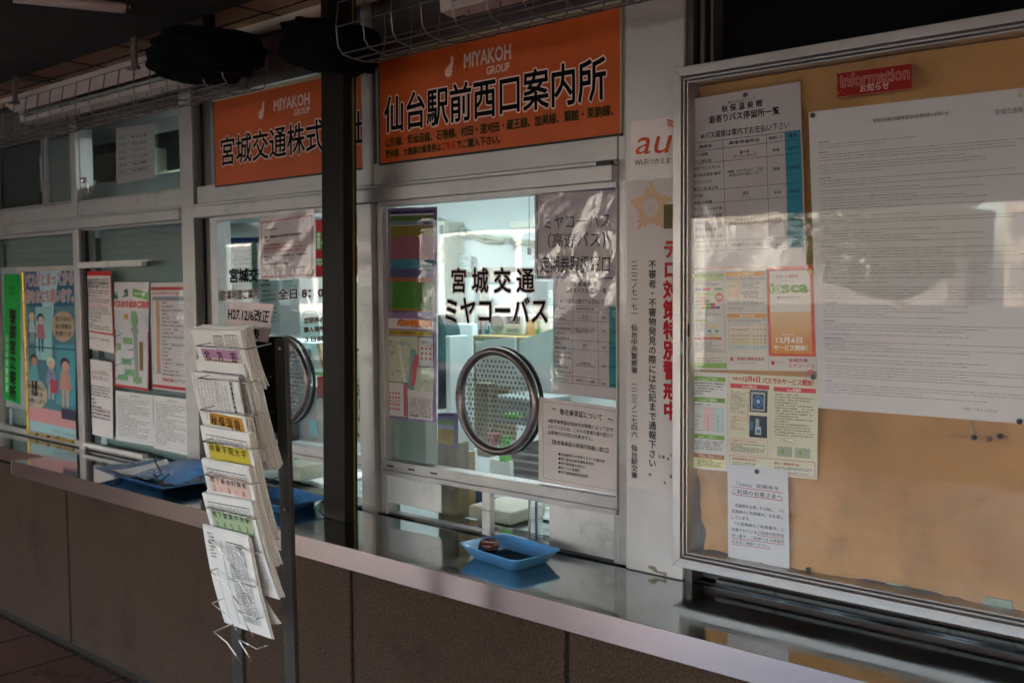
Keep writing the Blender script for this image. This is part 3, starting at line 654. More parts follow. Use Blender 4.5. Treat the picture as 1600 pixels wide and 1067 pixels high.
# ---------------------------------------------------------------- window C papers
s = Sheet('paper_notice', ((405, 341), (492, 328.5), (492, 434), (406, 437)), -.008, 'pinkish notice with a thin red border over the glass lettering', 'paper notice', 'dccdd2', wave=.0015)
s.frame(.04, .07, .965, .965, .0028, 'b42434'); s.t(.12, .19, .36, .225, 'お客様各位', '4c484c', b=.01)
s.fine(.11, .29, .86, .36, 1, '57525a', .6); s.fine(.1, .37, .2, .41, 1)
for i in range(3): s.t(.09, .435+.055*i, .86-.1*(i == 0), .472+.055*i, ('年末年始の営業時間についてお知らせします', '定期券の発売は下記の窓口にてお取り扱いい', 'たしますのでご利用のお客様はご注意下さい')[i], 'b43a44', b=.02)
s.fine(.09, .61, .87, .66, 1, '57525a', .6); s.fine(.09, .68, .2, .71, 1); s.fine(.1, .74, .55, .78, 1, '57525a', .6); s.t(.7, .82, .84, .85, '宮城交通', '57525a', b=.01)
for u, a in ((.05, .1), (.23, .12), (.39, .14), (.58, .13), (.74, .1)): s.rect(u, .8, u+a, .955, 'cfb9c0', 1)
s.done(film=True)
s = Sheet('paper_notice', ((493, 344), (568, 333), (568, 430), (493, 433)), .0105, 'red transit card poster partly hidden behind the dark post', 'poster', 'c81e28', m='inkgloss')
s.t(.05, .24, .92, .50, 'icsca', 'd8ead0', b=.03, out='5a9a34', ob=.07); s.t(.03, .68, .66, .80, '取扱窓口', 'd8e8cc', b=.04, out='3c8a30', ob=.09); s.done()
s = Sheet('paper_notice', ((553, 441), (568, 440), (568, 549), (553, 549)), .012, 'greyish tan sheet between the dark post and the white mullion', 'paper notice', '8f877c'); s.ell(.7, .1, .1, .03, 'c46a5a'); s.rect(0, .96, 1, 1, '6a2030'); s.done()
s = Sheet('map_poster', ((553, 551), (569, 550), (569, 692), (553, 690)), .012, 'mottled green map sheet beside the dark post', 'poster', '7c8448')
rnd = random.Random(3)
for i in range(60): u, v = rnd.random()*.85, rnd.random()*.95; s.rect(u, v, u+.15, v+rnd.random()*.04+.01, rnd.choice(('5a6e30', '9a8a50', '7a4a3c', '6e7e60', 'a89c6c', '4c5a34')), 1+rnd.random())
s.done()
s = Sheet('handmade_sign', ((357, 470), (429, 475), (421, 535), (352, 527)), -.64, 'white hand-lettered timetable revision card above the leaflet rack', 'sign', 'd9c9cc', wave=.003)
s.t(.06, .17, .95, .50, 'H27.12/6改正', '1b191c', b=.02, skew=.02); s.t(.22, .68, .78, .97, '時刻表', '1b191c', b=.03)
s.done()

# ---------------------------------------------------------------- window D papers
s = Sheet('timetable_strip', ((606, 326), (683.5, 323), (683, 490), (607, 487)), .010, 'tall timetable with coloured bands in the upper left of the window', 'timetable', '6c5a86', m='inkgloss', wave=.001)
s.rect(.05, .03, .96, .055, '3c2f5c', 1.2); s.rect(.05, .06, .94, .985, 'b9b5c0', 1)
for v0, v1, c in ((.075, .125, '5c7c2c'), (.125, .165, '7c8c98'), (.17, .275, '98862a'), (.275, .49, 'a0606c'), (.49, .58, '3c8496'), (.58, .665, '54507c'), (.665, .705, 'b06030'), (.705, .965, '4f8c2c'), (.965, .985, 'b07828')):
    s.rect(.05, v0, .94, v1, c, 2)
    s.fine(.06, v0+.004, .93, v1-.002, max(1, int((v1-v0)/.011)), '343040', .42, L=3, ragged=False)
for i in range(14): s.vl(.08, .98, .12+.062*i, .0006, '4a4656', 3.4)
s.vl(.09, .97, .735, .004, 'b0343c', 4); s.done(film=True)
s = Sheet('map_poster', ((604, 487), (683, 489), (683, 660), (604, 652)), .0095, 'lilac bus stop map under the coloured timetable', 'poster', '8c76a4', m='inkgloss', wave=.001)
s.rect(.05, .06, .93, .155, 'ded4dc', 2); s.t(.24, .07, .88, .125, 'バスのりば案内図', 'e08a2c', b=.06, out='b83428', ob=.11); s.t(.5, .132, .9, .148, '平成二十七年', '5a5660')
s.rect(.05, .17, .93, .215, 'c4a830', 2); s.t(.07, .178, .9, .205, '各社バスのりばの案内図です。ご利用下さい。', '2c2a2c', b=.02)
s.rect(.05, .225, .94, .80, 'c2c8b2', 2)
rnd = random.Random(9)
for i in range(46): u, v = .07+rnd.random()*.78, .24+rnd.random()*.5; s.rect(u, v, min(.93, u+.03+rnd.random()*.06), v+.01+rnd.random()*.03, rnd.choice(('a9b89a', '9ab0b8', 'b8c4a0', 'd4d6cc', 'a0a8a8', 'c8b8b0')), 2.4+rnd.random()*.4)
s.poly([(.50, .33), (.60, .35), (.56, .75), (.44, .70)], '7aa4ac', 3); s.poly([(.52, .45), (.60, .38), (.66, .40), (.58, .68), (.50, .68)], 'cc6a70', 3.2); s.poly([(.22, .25), (.27, .25), (.47, .79), (.40, .79)], 'dadcd4', 3)
s.rect(.64, .22, .94, .50, '2c2c34', 3.4); s.rect(.65, .227, .93, .492, 'd4ccd0', 3.6); s.t(.7, .26, .9, .285, '西口バスプール', '2c2c34', b=.02, L=5)
for i in range(9): s.ell(.72+.08*(i % 3), .33+.045*(i//3), .02, .011, 'c84450', 5, 8)
s.rect(.02, .655, .44, .985, '2c2c34', 3.4); s.rect(.03, .662, .43, .978, 'd6cfd0', 3.6); s.rect(.36, .662, .425, .97, 'c46a74', 3.8)
for r_ in (.76, .80, .865, .91): [s.ell(.09+.06*i, r_, .02, .011, 'c84450', 5, 8) for i in range(4)]
s.t(.06, .825, .3, .845, '東口バスプール', '2c2c34', b=.02, L=5); s.rect(.45, .72, .93, .78, 'd8d2d4', 3.4); s.rect(.45, .79, .93, .935, 'd2cccc', 3.4); s.fine(.48, .795, .9, .93, 9, '5c585c', .5, L=4, ragged=False)
s.rect(.45, .94, .93, .985, 'd8d2d4', 3.4); s.t(.48, .945, .9, .965, '宮城県バス協会', '2c2a30', b=.03, L=5)
s.ell(.09, .29, .04, .02, '2c2c34', 5, 14); s.ell(.09, .29, .03, .015, 'c2c8b2', 5.5, 14); s.done(film=True)
s = Sheet('paper_notice', ((836, 296), (969, 286), (969, 438), (838, 436)), .0095, 'white commuter pass counter notice with a thin blue frame, in clear plastic', 'paper notice', 'bdb4ba', wave=.0025)
s.frame(.03, .05, 1.0, .985, .003, '2c3c78'); s.t(.12, .30, .90, .45, 'ミヤコーバス', '3a3a48'); s.t(.17, .49, .84, .66, '（高速バス）', '34343c', b=.004); s.t(.08, .74, .89, .93, '定期券取扱窓口', '2c2c34', b=.004); s.done(film=True)
def stops(s, blue, k):
    s.t(.38, .045, .62, .062, 'あきうおんせんきょう', '3a383a'); s.t(.32, .065, .68, .105, '秋 保 温 泉 郷', '232124', b=.014); s.t(.20, .115, .82, .16, '最寄りバス停留所一覧', '232124', b=.012)
    s.t(.12, .205, .90, .245, '※バス運賃は車内でお支払い下さい', '2c2a2c', b=.006)
    x0, x1, x2, x3, x4 = .03, .32, .70, .86, .985; y0, y1 = .262, .90
    s.rect(x3, y0, x4, y1, blue, 1.4)
    for x in (x0, x1, x2, x3, x4): s.vl(y0, y1, x, .0009, '4c484c', 3)
    hs = (y0, .31, .385, .545, .62, .845, y1)
    for i, v in enumerate(hs): s.hl(x0 if i not in (2,) else x0, x4, v, .0009, '4c484c', 3)
    for u0, u1, tx in ((.10, .22, '施設名'), (.38, .64, '降車停留所名'), (.72, .84, '快速バス'), (.89, .96, '運賃')): s.t(u0, .276, u1, .296, tx, '3a383a', b=.01)
    for i, tx in enumerate(('ホテル瑞鳳', 'ホテル華の湯', '秋保グランドホテル', '奥州秋保温泉 蘭亭', 'ホテルきよ水', '篝火の湯 緑水亭', '岩沼屋', '佐勘 山荘庵', 'ホテルニュー水戸屋', '伝承千年の宿 佐勘', '渓流荘', '天守閣自然公園', '秋保の郷 ばんじ家', 'ホテルクレセント')):
        s.t(x0+.012, .322+i*.0402+(.02 if i == 13 else 0), x0+.012+min(.26, .028*len(tx)), .342+i*.0402+(.02 if i == 13 else 0), tx, '3a383a', b=.008)
    for v, a_, b_, f in ((.335, '磊々峡', 'らいらいきょう', '800円'), (.44, '覗橋（のぞきばし）又は', '秋保文化の里センター', '800円'), (.57, '薬師', 'やくし', '800円'), (.72, '秋保温泉湯元', 'あきうおんせんゆもと', '800円'), (.862, '', '秋保里センター公園前', '840円')):
        if a_: s.t(.51-.014*len(a_), v, .51+.014*len(a_), v+.018, a_, '3a383a', b=.008)
        s.t(.51-.014*len(b_), v+.021 if a_ else v, .51+.014*len(b_), v+.039 if a_ else v+.02, b_, '3a383a', b=.008)
        s.t(.75, v+.01, .81, v+.028, '停車', '3a383a', b=.008); s.t(.885, v+.01, .965, v+.03, f, '1c3a4a', b=.008)
s = Sheet('paper_notice', ((865, 428), (969, 427), (968, 626), (864, 613)), .0085, 'hot spring bus stop list taped inside the ticket window', 'paper notice', 'c6bdc2', wave=.002); stops(s, '3c8c94', 1); s.done(film=True)
s = Sheet('paper_notice', ((842, 620), (968, 637), (968, 774), (842, 752)), .0090, 'rounded-frame notice about senior passes in the lower right of the window', 'paper notice', 'cdc4c4', wave=.001)
s.frame(.06, .04, 1.0, .95, .0012, '8a8486'); s.t(.18, .105, .24, .125, '～', '2c2a2c', b=.02); s.t(.28, .10, .80, .17, '敬老乗車証について', '2c2a2c', b=.012); s.t(.87, .135, .93, .155, '～', '2c2a2c', b=.02)
for i, tx in enumerate(('※敬老乗車証は仙台市の制度によって交付', 'されているため、こちらの宮城交通の窓口で', 'は再発行の対応は出来ません。')): s.t(.13, .235+.068*i, .93-.24*(i == 2), .285+.068*i, tx, '38363a', b=.008)
s.t(.18, .475, .88, .53, '【敬老乗車証の再発行取扱い窓口】', '38363a', b=.008)
for i, tx in enumerate(('●仙台駅西口の市営バスプール案内所', '●地下鉄仙台駅定期券発売所', '●地下鉄各駅の改札口', '●市バスの営業所', '●市交通局乗車券発売所')): s.t(.26, .615+.052*i, .26+.034*len(tx), .652+.052*i, tx, '38363a', b=.01)
s.done()

# ---------------------------------------------------------------- column: sticker and police notice
s = Sheet('wifi_sticker', ((985, 191), (1058, 182), (1058, 276), (985, 277)), -.0212, 'white phone company wireless sticker with rounded corners on the metal column', 'sticker', nobase=True, m='inkgloss')
r = []
for cx_, cy, a0 in ((.9, .09, 0), (.1, .09, 1), (.1, .91, 2), (.9, .91, 3)): r += [(cx_+.1*math.cos(R_(a0*90+i*18)), cy-.09*math.sin(R_(a0*90+i*18))) for i in range(6)]
s.poly(r, 'efe6e6', 0); s.t(.14, .30, .86, .60, 'au', 'd8542c', b=.0, skew=.32); s.t(.10, .69, .40, .79, 'Wi-Fi', '4c484a', b=.008); s.t(.42, .685, .98, .78, 'つかえます', '4c484a', b=.01)
for rr_ in (.07, .12, .17): s.poly([(.80+rr_*math.cos(R_(a)), .17-rr_*.8*math.sin(R_(a))) for a in range(0, 91, 15)]+[(.80+(rr_-.03)*math.cos(R_(a)), .17-(rr_-.03)*.8*math.sin(R_(a))) for a in range(90, -1, -15)], 'd8542c', 3)
s.done()
s = Sheet('police_notice', ((980, 284), (1063, 277), (1063, 775), (980, 759)), -.0209, 'tall silver police alert notice with red and black upright writing on the column', 'notice', 'cfc7c8', m='inkgloss')
q = 'd9ad84'
cu, cv, ra = .46, .088, .40
for i in range(30):
    a = i*2*math.pi/30-math.pi/2; rr_ = ra*(.98 if i % 6 == 0 else (.80 if i % 6 in (1, 5) else .66 if i % 6 in (2, 4) else .58)); d = .085
    asp = s.W/s.H; s.poly([(cu+.14*math.cos(a-d*.8), cv+.14*asp*math.sin(a-d*.8)), (cu+rr_*math.cos(a-d), cv+rr_*asp*math.sin(a-d)), (cu+rr_*1.04*math.cos(a+.0), cv+rr_*1.04*asp*math.sin(a)), (cu+rr_*math.cos(a+d), cv+rr_*asp*math.sin(a+d)), (cu+.14*math.cos(a+d*.8), cv+.14*asp*math.sin(a+d*.8))], q, 2)
s.ell(cu, cv, .115, .115*s.W/s.H, 'd9cfc8', 3); s.ell(cu, cv, .10, .10*s.W/s.H, 'cbc3c4', 3.5)
s.rect(.70, .082, 1, .158, '5e5228', 3)
s.vt(.83, .19, .765, .28, 'テロ対策特別警戒中', 'b01226', b=.045)
s.vt(.49, .255, .955, .15, '不審者・不審物発見の際には左記まで通報下さい。', '2a282c', b=.018)
s.vt(.145, .255, .625, .13, '二二二ノ七一七一　仙台中央警察署', '2a282c', b=.014); s.vt(.145, .655, .97, .13, '二二三ノ二七四六　仙台駅交番', '2a282c', b=.014)
rnd = random.Random(5)
for i in range(9): u, v = .62+rnd.random()*.34, .86+rnd.random()*.11; s.ell(u, v, .012+.02*rnd.random(), .003+.004*rnd.random(), '7a7274', 3, 7)
s.done()

# ---------------------------------------------------------------- notice board
bx0, bx1, bz0, bz1 = -1.190, .62, .974, 2.060
nb = thing('notice_board', 'glass-fronted notice board lined with worn brown paper in a metal frame', 'notice board', (-.3, -.03, bz0))
m = MB()
def rim(m, off_, wd, y0, y1, mt):          # one mitred rectangular band of the frame
    a0, a1, c0, c1 = bx0+off_, bx1-off_, bz0+off_, bz1-off_
    for (p, q_, r0, r1) in (((a0, c0), (a1, c0), (a1-wd, c0+wd), (a0+wd, c0+wd)), ((a1, c0), (a1, c1), (a1-wd, c1-wd), (a1-wd, c0+wd)), ((a1, c1), (a0, c1), (a0+wd, c1-wd), (a1-wd, c1-wd)), ((a0, c1), (a0, c0), (a0+wd, c0+wd), (a0+wd, c1-wd))):
        pts = [p, q_, r0, r1]
        m.add([(x, y, z) for y in (y0, y1) for x, z in pts], [(0, 1, 2, 3), (7, 6, 5, 4), (0, 4, 5, 1), (1, 5, 6, 2), (2, 6, 7, 3), (3, 7, 4, 0)], mt)
rim(m, 0, .020, -.064, .03, 'alu_board'); rim(m, .0202, .004, -.058, .03, 'alu_dark'); rim(m, .0244, .0035, -.062, .03, 'alu_board'); rim(m, .0281, .003, -.054, .03, 'alu_dark'); rim(m, .0313, .003, -.058, .03, 'alu_board')
m.build('frame', nb, bevel=.0012)
MB().box(bx0+.02, bx1-.02, .0, .03, bz0+.02, bz1-.02, 'board_back').build('back_panel', nb)
MB().box(bx0+.033, bx1-.033, -.050, -.046, bz0+.033, bz1-.033, 'glass_board').build('glass_front', nb)
m = MB(); a = P(1069, 515, -.05); m.box(bx0+.0315, bx0+.0345, -.0575, -.05, a.z-.015, a.z+.012, 'rubber'); a = P(1066, 548, -.05)
m.hull([(a.x+dx, -.060+dy, a.z+dz) for dx, dy, dz in ((-.008, 0, 0), (.006, 0, -.01), (.008, .003, .022), (-.004, .003, .03), (0, .006, .01), (0, -.003, .005))], 'grey'); m.build('frame_tape', nb)
# crumpled brown paper with torn edges
rnd = random.Random(11); nx, nz = 90, 60; V = []; F = []
kx1 = .588; kz1 = 2.024
lj = [rnd.uniform(-.004, .004) for _ in range(nz+1)]; bj = [rnd.uniform(-.0025, .0025) for _ in range(nx+1)]
for j in range(nz+1):
    for i in range(nx+1):
        u, v = i/nx, j/nz
        xl = -1.148 + lj[j] + (.012 if v < .06 else 0) + .006*math.sin(v*23); zb = 1.010 + bj[i] + .003*math.sin(u*31)
        xx = xl+(kx1-xl)*u; z0 = zb if not .47 < u < .52 else zb+.006
        zz = z0+(kz1-z0)*v
        y = -.012 - .0035*math.sin(xx*9+zz*4) - .0025*math.sin(xx*23-zz*11+2) - .002*math.sin(zz*31+xx*5) - .0018*math.exp(-((xx+.755)/.012)**2)*(v < .62)
        y -= .005*math.exp(-((xx+.40+.01*math.sin(zz*17))/.018)**2)*abs(math.sin(zz*33))*(v < .6) + .004*math.exp(-((xx-.02-.02*math.sin(zz*9))/.03)**2)*math.sin(zz*21)
        y -= .004*math.exp(-((xx+1.06-.012*math.sin(zz*25))/.02)**2)*(v < .35)*math.sin(zz*38)**2
        V.append((xx, y-.004, zz))
for j in range(nz):
    for i in range(nx):
        a = j*(nx+1)+i; F.append((a, a+1, a+nx+2, a+nx+1))
MB().add(V, F, 'kraft').build('brown_paper', nb, smooth=True)
a = P(1396, 80, -.02); b = P(1396, 166, -.02)
m = MB(); m.box(a.x-.001, a.x+.001, -.0225, -.0215, b.z, a.z, 'board_back'); m.build('paper_seam', nb)
m = MB(); a = P(1540, 950, -.01); b = P(1582, 962, -.01); m.box(a.x, b.x, -.016, -.001, bz0+.034, bz0+.048, 'felt'); m.build('felt_backing', nb); m = MB()
a = P(1386, 918, -.01); b = P(1408, 925, -.01); m.box(a.x, b.x, -.010, -.001, bz0+.034, bz0+.044, 'felt'); m.build('felt_backing', nb)
m = MB(); c = [P(x, y, -.0225) for x, y in ((1518, 652), (1520, 665), (1523, 680))]; m.tube(c, .0012, 'board_back', 4); m.build('torn_crease', nb); m = MB()
c = [P(x, y, -.0225) for x, y in ((1408, 925), (1411, 916), (1417, 913), (1424, 920), (1431, 928))]; m.tube(c, .0009, 'board_back', 4)
m.build('torn_crease', nb)

YB = -.0265
s = Sheet('board_notice', ((1075, 157), (1251, 128), (1261, 415), (1083, 419)), YB, 'hot spring bus stop list in clear plastic at the top left of the board', 'paper notice', 'cfc6cb', wave=.002); stops(s, '3f93b4', 1); s.done(film=True)
s = Sheet('board_notice', ((1264, 176), (1640, 133), (1640, 665), (1279, 637)), YB, 'very large white sheet of tiny print filling the right of the notice board', 'paper notice', 'd8d5dd', wave=.0015, n=10)
s.t(.30, .045, .62, .058, '宮城交通乗合自動車運送約款等変更のお知らせ', '5a565c', b=.006); s.t(.80, .055, .97, .073, '宮城交通株式会社', '5a565c')
rnd = random.Random(21); v = .105
while v < .955:
    k = rnd.choice((1, 2, 3, 4, 5))
    if rnd.random() < .5: s.rect(.04, v-.0012, .04+rnd.uniform(.03, .09), v+.0012, '77727a', 2); v += .0095
    for _ in range(k):
        if v > .955: break
        e = rnd.choice((.95, .93, .9, .7, .5, .35, .78, .6)); u = .045
        while u < e*.97:
            wd = rnd.uniform(.003, .012); s.rect(u, v-.0012*rnd.uniform(.4, 1), min(u+wd, e), v+.0012*rnd.uniform(.2, 1), rnd.choice(('625e66', '77727a', '57535c')), 2); u += wd+rnd.choice((.0015, .002, .004))
        v += .0092
    v += .006
s.t(.66, .962, .80, .972, '平成２７年１２月６日', '77727a'); s.done()
s = Sheet('information_label', ((1307, 115), (1426, 99), (1426, 139), (1308, 153)), -.0445-.0062, 'small worn red information label near the top of the notice board', 'sticker', '8e2018', m='inkgloss')
s.t(.06, .10, .96, .60, 'information', '9c2a22', b=.0, out='c9a09a', ob=.03); s.t(.32, .60, .70, .90, 'お知らせ', 'd9c6c4', b=.006)
rnd = random.Random(2)
for i in range(26): u = abs(rnd.gauss(0, .09)); v = rnd.random(); s.ell(u if u < .5 else .1, v, .004+.012*rnd.random(), .01+.03*rnd.random(), 'b96a60', 2, 6)
s.frame(0, 0, 1, 1, .0008, 'b9857c', 3); s.done()
# three-panel card guide
s = Sheet('board_leaflet', ((1077, 422), (1271, 416), (1276, 580), (1081, 577)), YB, 'unfolded three-panel card guide with an orange cover panel at its right', 'leaflet', 'dcd6d2', m='inkgloss', wave=.0008)
p1, p2 = .30, .64; GR = '7fae34'; OG = 'e09a2c'
s.rect(.0, .93, p1, .985, GR, 2); s.rect(.045, .045, p1-.01, .08, GR, 2); s.t(.08, .05, .24, .074, 'ポイントサービス', 'f0f4e0', b=.02); s.rect(.045, .088, p1-.01, .11, 'a6c868', 2); s.fine(.05, .12, .28, .165, 3)
for u, c in ((.05, '4a9ad0'), (.12, 'd04060'), (.22, '7aa044')): s.rect(u, .185, u+.06, .208, c, 2)
s.rect(.045, .235, p1-.01, .255, 'a6c868', 2); s.ell(.255, .28, .036, .046, 'c42a34', 4); s.t(.232, .265, .278, .295, '30%', 'f4e4e0', b=.04, L=6)
for i in range(4):
    s.fine(.045, .275+.032*i, .09, .295+.032*i, 1, '6a6668')
    for k in range(i+1): s.rect(.10+.04*k, .272+.032*i, .138+.04*k, .297+.032*i, ('d8743c', '5aa45a', 'c03c44', '4a5a9c')[k], 2.5)
s.fine(.05, .42, .28, .46, 2); s.rect(.045, .495, .19, .52, GR, 2); s.ell(.175, .49, .042, .035, 'e8e4dc', 3); s.ell(.175, .49, .040, .032, 'f2eeea', 3.5); s.fine(.05, .535, .14, .66, 6)
s.rect(.155, .55, .24, .575, 'e0d88a', 2); s.rect(.155, .655, .24, .68, 'e0d88a', 2); s.ell(.20, .615, .034, .032, '8a8e94', 2.4); s.ell(.20, .615, .030, .028, 'e6e2de', 2.8); s.rect(.15, .605, .18, .625, '3a8ac0', 3.4); s.rect(.21, .605, .245, .625, '3a9a6a', 3.4)
s.rect(.03, .675, .265, .70, 'c42a34', 2); s.t(.09, .68, .2, .696, '貯まったポイントは', 'f4e4e0', b=.02, L=5); s.fine(.04, .715, .28, .82, 6); s.frame(.03, .03, p1-.01, .83, .0008, '9a9a90'); s.t(.1, .85, .2, .865, '交換スケジュール', 'c04a50', b=.01); s.fine(.05, .875, .27, .92, 3)
s.vl(0, 1, p1, .0012, 'b4aeaa', 2.2); s.vl(0, 1, p2, .0012, 'b4aeaa', 2.2)
s.rect(p1+.015, .035, p2-.01, .075, OG, 2); s.t(.42, .042, .54, .068, '利用範囲', 'f6ecd8', b=.03); s.fine(.32, .085, .63, .12, 2)
s.frame(.33, .13, .62, .30, .0008, '9a9a90', 2.4); s.rect(.333, .135, .425, .21, 'e2cfae', 2); s.rect(.333, .215, .425, .298, 'e6c8ac', 2); s.t(.345, .165, .395, .18, '宮城交通', '5a5658', b=.01); s.t(.345, .25, .41, .265, 'ミヤコーバス', '5a5658', b=.01); s.fine(.44, .14, .60, .20, 3); s.fine(.44, .22, .58, .29, 4)
s.fine(.32, .32, .62, .355, 2); s.frame(.33, .37, .62, .42, .0006, '9a9a90', 2.4); s.fine(.345, .38, .46, .41, 2); s.rect(p1+.015, .445, p2-.01, .485, OG, 2); s.t(.42, .452, .54, .478, '乗車方法', 'f6ecd8', b=.03)
s.fine(.32, .495, .62, .53, 2); s.frame(.325, .545, .625, .79, .0008, '9a9a90', 3); s.rect(.33, .565, .62, .63, 'ecd8cc', 2); s.rect(.33, .635, .62, .69, 'e8d4c4', 2); s.rect(.33, .695, .62, .75, 'e8dcae', 2); s.rect(.33, .755, .62, .785, 'c8dce0', 2)
for r_ in (.60, .66, .70, .73, .77): [s.ell(.53+.028*i, r_, .006, .008, '8a8688', 3, 10) for i in range(4)]; s.fine(.345, r_-.012, .50, r_+.012, 2, '7a7678')
s.ell(.342, .89, .012, .02, 'c42a4a', 3); s.t(.39, .87, .61, .905, '宮城交通株式会社', 'b01c50', b=.02); s.t(.39, .92, .54, .94, 'Tel.022-771-5310', '5a565a')
for i in range(8): a = i*math.pi/4; s.poly([(.37+.007*math.cos(a), .89+.01*math.sin(a)), (.37+.016*math.cos(a+.2), .89+.03*math.sin(a+.2)), (.37+.016*math.cos(a-.2), .89+.03*math.sin(a-.2))], 'd8a44a', 3)
s.rect(p2+.005, -.01, 1.0, .86, 'd8402c', 2); s.rect(p2+.025, .035, .975, .835, 'ece8e4', 2.4)
for i in range(16): s.rect(p2+.025, .43+.0253*i, .975, .43+.0253*(i+1), tuple(a*(1-i/15)+b_*(i/15) for a, b_ in zip(lin('ebc99a'), lin('dc8a1c'))), 2.7)
s.t(.72, .075, .89, .105, 'ICカード乗車券', 'c43c34', b=.008, L=5); s.t(.76, .13, .85, .142, 'イクスカ', '6a6668', L=5)
s.t(.672, .155, .765, .245, 'ic', 'f4f4ec', b=.0, L=6, out=GR, ob=.05); s.t(.77, .175, .955, .245, 'sca', GR, b=.04, L=5); s.t(.72, .28, .90, .305, '早わかりガイド', '4a4648', b=.008, L=5)
s.t(.75, .64, .85, .66, '平成27年', 'f4ecdc', b=.02, L=5); s.t(.71, .675, .905, .73, '12月6日', 'f8f0e4', b=.04, L=5); s.t(.69, .75, .94, .80, 'サービス開始！', 'f8f0e4', b=.04, L=5)
s.ell(.675, .925, .014, .022, 'c42a4a', 3); s.t(.70, .915, .76, .925, 'MIYAKOH', 'c04a40', b=.02)
s.t(.80, .88, .94, .915, '宮城交通', 'c01c60', b=.02, L=5); s.t(.80, .93, .99, .965, 'ミヤコーバス', 'c01c60', b=.02, L=5)
s.done()
s = Sheet('board_leaflet', ((1077, 580), (1279, 590), (1277, 749), (1074, 730)), YB, 'cream and white service leaflet with a red dated heading, lower on the notice board', 'leaflet', 'e0dcc8', m='inkgloss', wave=.0012)
p1, p2 = .325, .66
s.rect(0, 0, p1, 1, 'e4e2e2', 1)
for v, tx in ((.045, 'icscaとは？'), (.26, 'icscaの種類'), (.64, 'icscaはここで買える！')): s.rect(.03, v, p1-.02, v+.045, GR, 2); s.t(.09, v+.008, .24, v+.038, tx, 'eef4dc', b=.01)
s.fine(.035, .10, p1-.03, .235, 5); s.fine(.035, .32, p1-.04, .345, 1); s.frame(.04, .36, p1-.03, .60, .0008, '9aa0a4', 3); s.rect(.13, .365, .21, .595, 'ecc8cc', 2); s.rect(.21, .365, p1-.032, .595, 'c8dfe4', 2)
for i in range(4): s.ell(.17, .455+.042*i, .007, .011, 'c0505a', 4, 12); s.ell(.17, .455+.042*i, .005, .008, 'ecc8cc', 4.5, 12); s.t(.245, .448+.042*i, .26, .464+.042*i, '○' if i == 0 else '×', '4a6a7a', L=4); s.fine(.055, .447+.042*i, .12, .463+.042*i, 1); s.hl(.04, p1-.03, .435+.042*i, .0005, '9aa0a4', 3)
s.fine(.04, .70, p1-.03, .80, 5); s.rect(.03, .84, p1-.02, .885, 'a05a24', 2); s.t(.10, .848, .29, .878, 'デポジット（預り金）について', 'f4ecdc', b=.01); s.rect(.03, .885, p1-.02, .985, 'e8dfa0', 1.5); s.fine(.09, .895, p1-.03, .97, 4)
s.t(.36, .035, .435, .065, '平成27年', 'c42a24', b=.03); s.t(.445, .02, .575, .075, '12月6日', 'c42a24', b=.035); s.t(.595, .025, .97, .085, 'バスでのサービス開始！', 'c42a24', b=.03)
s.rect(.345, .10, p2-.015, .145, 'c8283a', 2); s.t(.44, .108, .55, .138, 'icscaの使い方', 'f4e4e0', b=.02); s.rect(.68, .11, .985, .155, 'c8283a', 2); s.t(.78, .118, .88, .148, 'icsca定期券', 'f4e4e0', b=.02)
s.vl(.1, 1, p2, .0006, 'c8c4b0', 1.5); s.vl(0, 1, p1, .001, 'c4c0b8', 1.5)
s.fine(.35, .17, .47, .40, 11, '8a8470'); s.t(.35, .43, .47, .45, 'ご注意ください！', 'c8443c', b=.01); s.fine(.35, .46, .47, .57, 6, 'b87a60')
for v in (.155, .41): s.rect(.50, v, .635, v+.22, '2c3440', 2)
s.rect(.51, .175, .615, .36, 'b8bcc0', 2.4); s.rect(.522, .195, .605, .345, '1a2028', 2.7); s.ell(.565, .268, .036, .062, '4c8ac4', 3); s.ell(.565, .268, .028, .048, '1c4a8c', 3.4); s.ell(.565, .268, .014, .022, 'a8c8e0', 3.8)
s.rect(.505, .47, .53, .56, '3a74a8', 2.4); s.rect(.548, .44, .575, .58, 'aab4bc', 2.4); s.rect(.545, .52, .59, .60, 'c4ccd0', 2.7); s.rect(.555, .55, .582, .585, '3a78a8', 3)
s.hl(.47, .50, .18, .0012, 'c83c34', 3); s.vl(.18, .265, .495, .0012, 'c83c34', 3); s.vl(.28, .50, .488, .0012, 'c83c34', 3)
s.fine(.69, .17, .975, .60, 16, '8a8470'); s.ell(.79, .645, .055, .034, '9a8a80', 2.4); s.ell(.79, .645, .052, .031, 'ebe6d8', 2.8); s.fine(.755, .628, .825, .66, 2, L=4)
for u in (.71, .84): s.rect(u, .70, u+.11, .80, 'aeb8a8', 2.4); s.ell(u+.04, .75, .012, .02, '8ab84a', 3, 10)
s.frame(.35, .65, p2-.02, .81, .0008, 'd8a0a0'); s.t(.36, .665, .56, .69, 'バス車内でもチャージできます！', 'c8443c', b=.01); s.fine(.36, .70, .62, .79, 5)
s.frame(.345, .83, .985, .98, .001, 'c8405a', 2.6); s.t(.37, .85, .56, .875, '磁気乗継乗車券の取り扱い', 'c8283a', b=.02); s.fine(.37, .89, .55, .96, 4); s.t(.69, .86, .88, .885, '磁気カード乗車券の取り扱い', 'c8283a', b=.02); s.fine(.69, .90, .965, .965, 4)
s.done()
s = Sheet('board_notice', ((1137, 724), (1232, 735), (1234, 890), (1138, 877)), YB-.004, 'narrow white commuter pass notice with red underlining, pinned over the lower leaflet', 'paper notice', 'd6d3da', wave=.001)
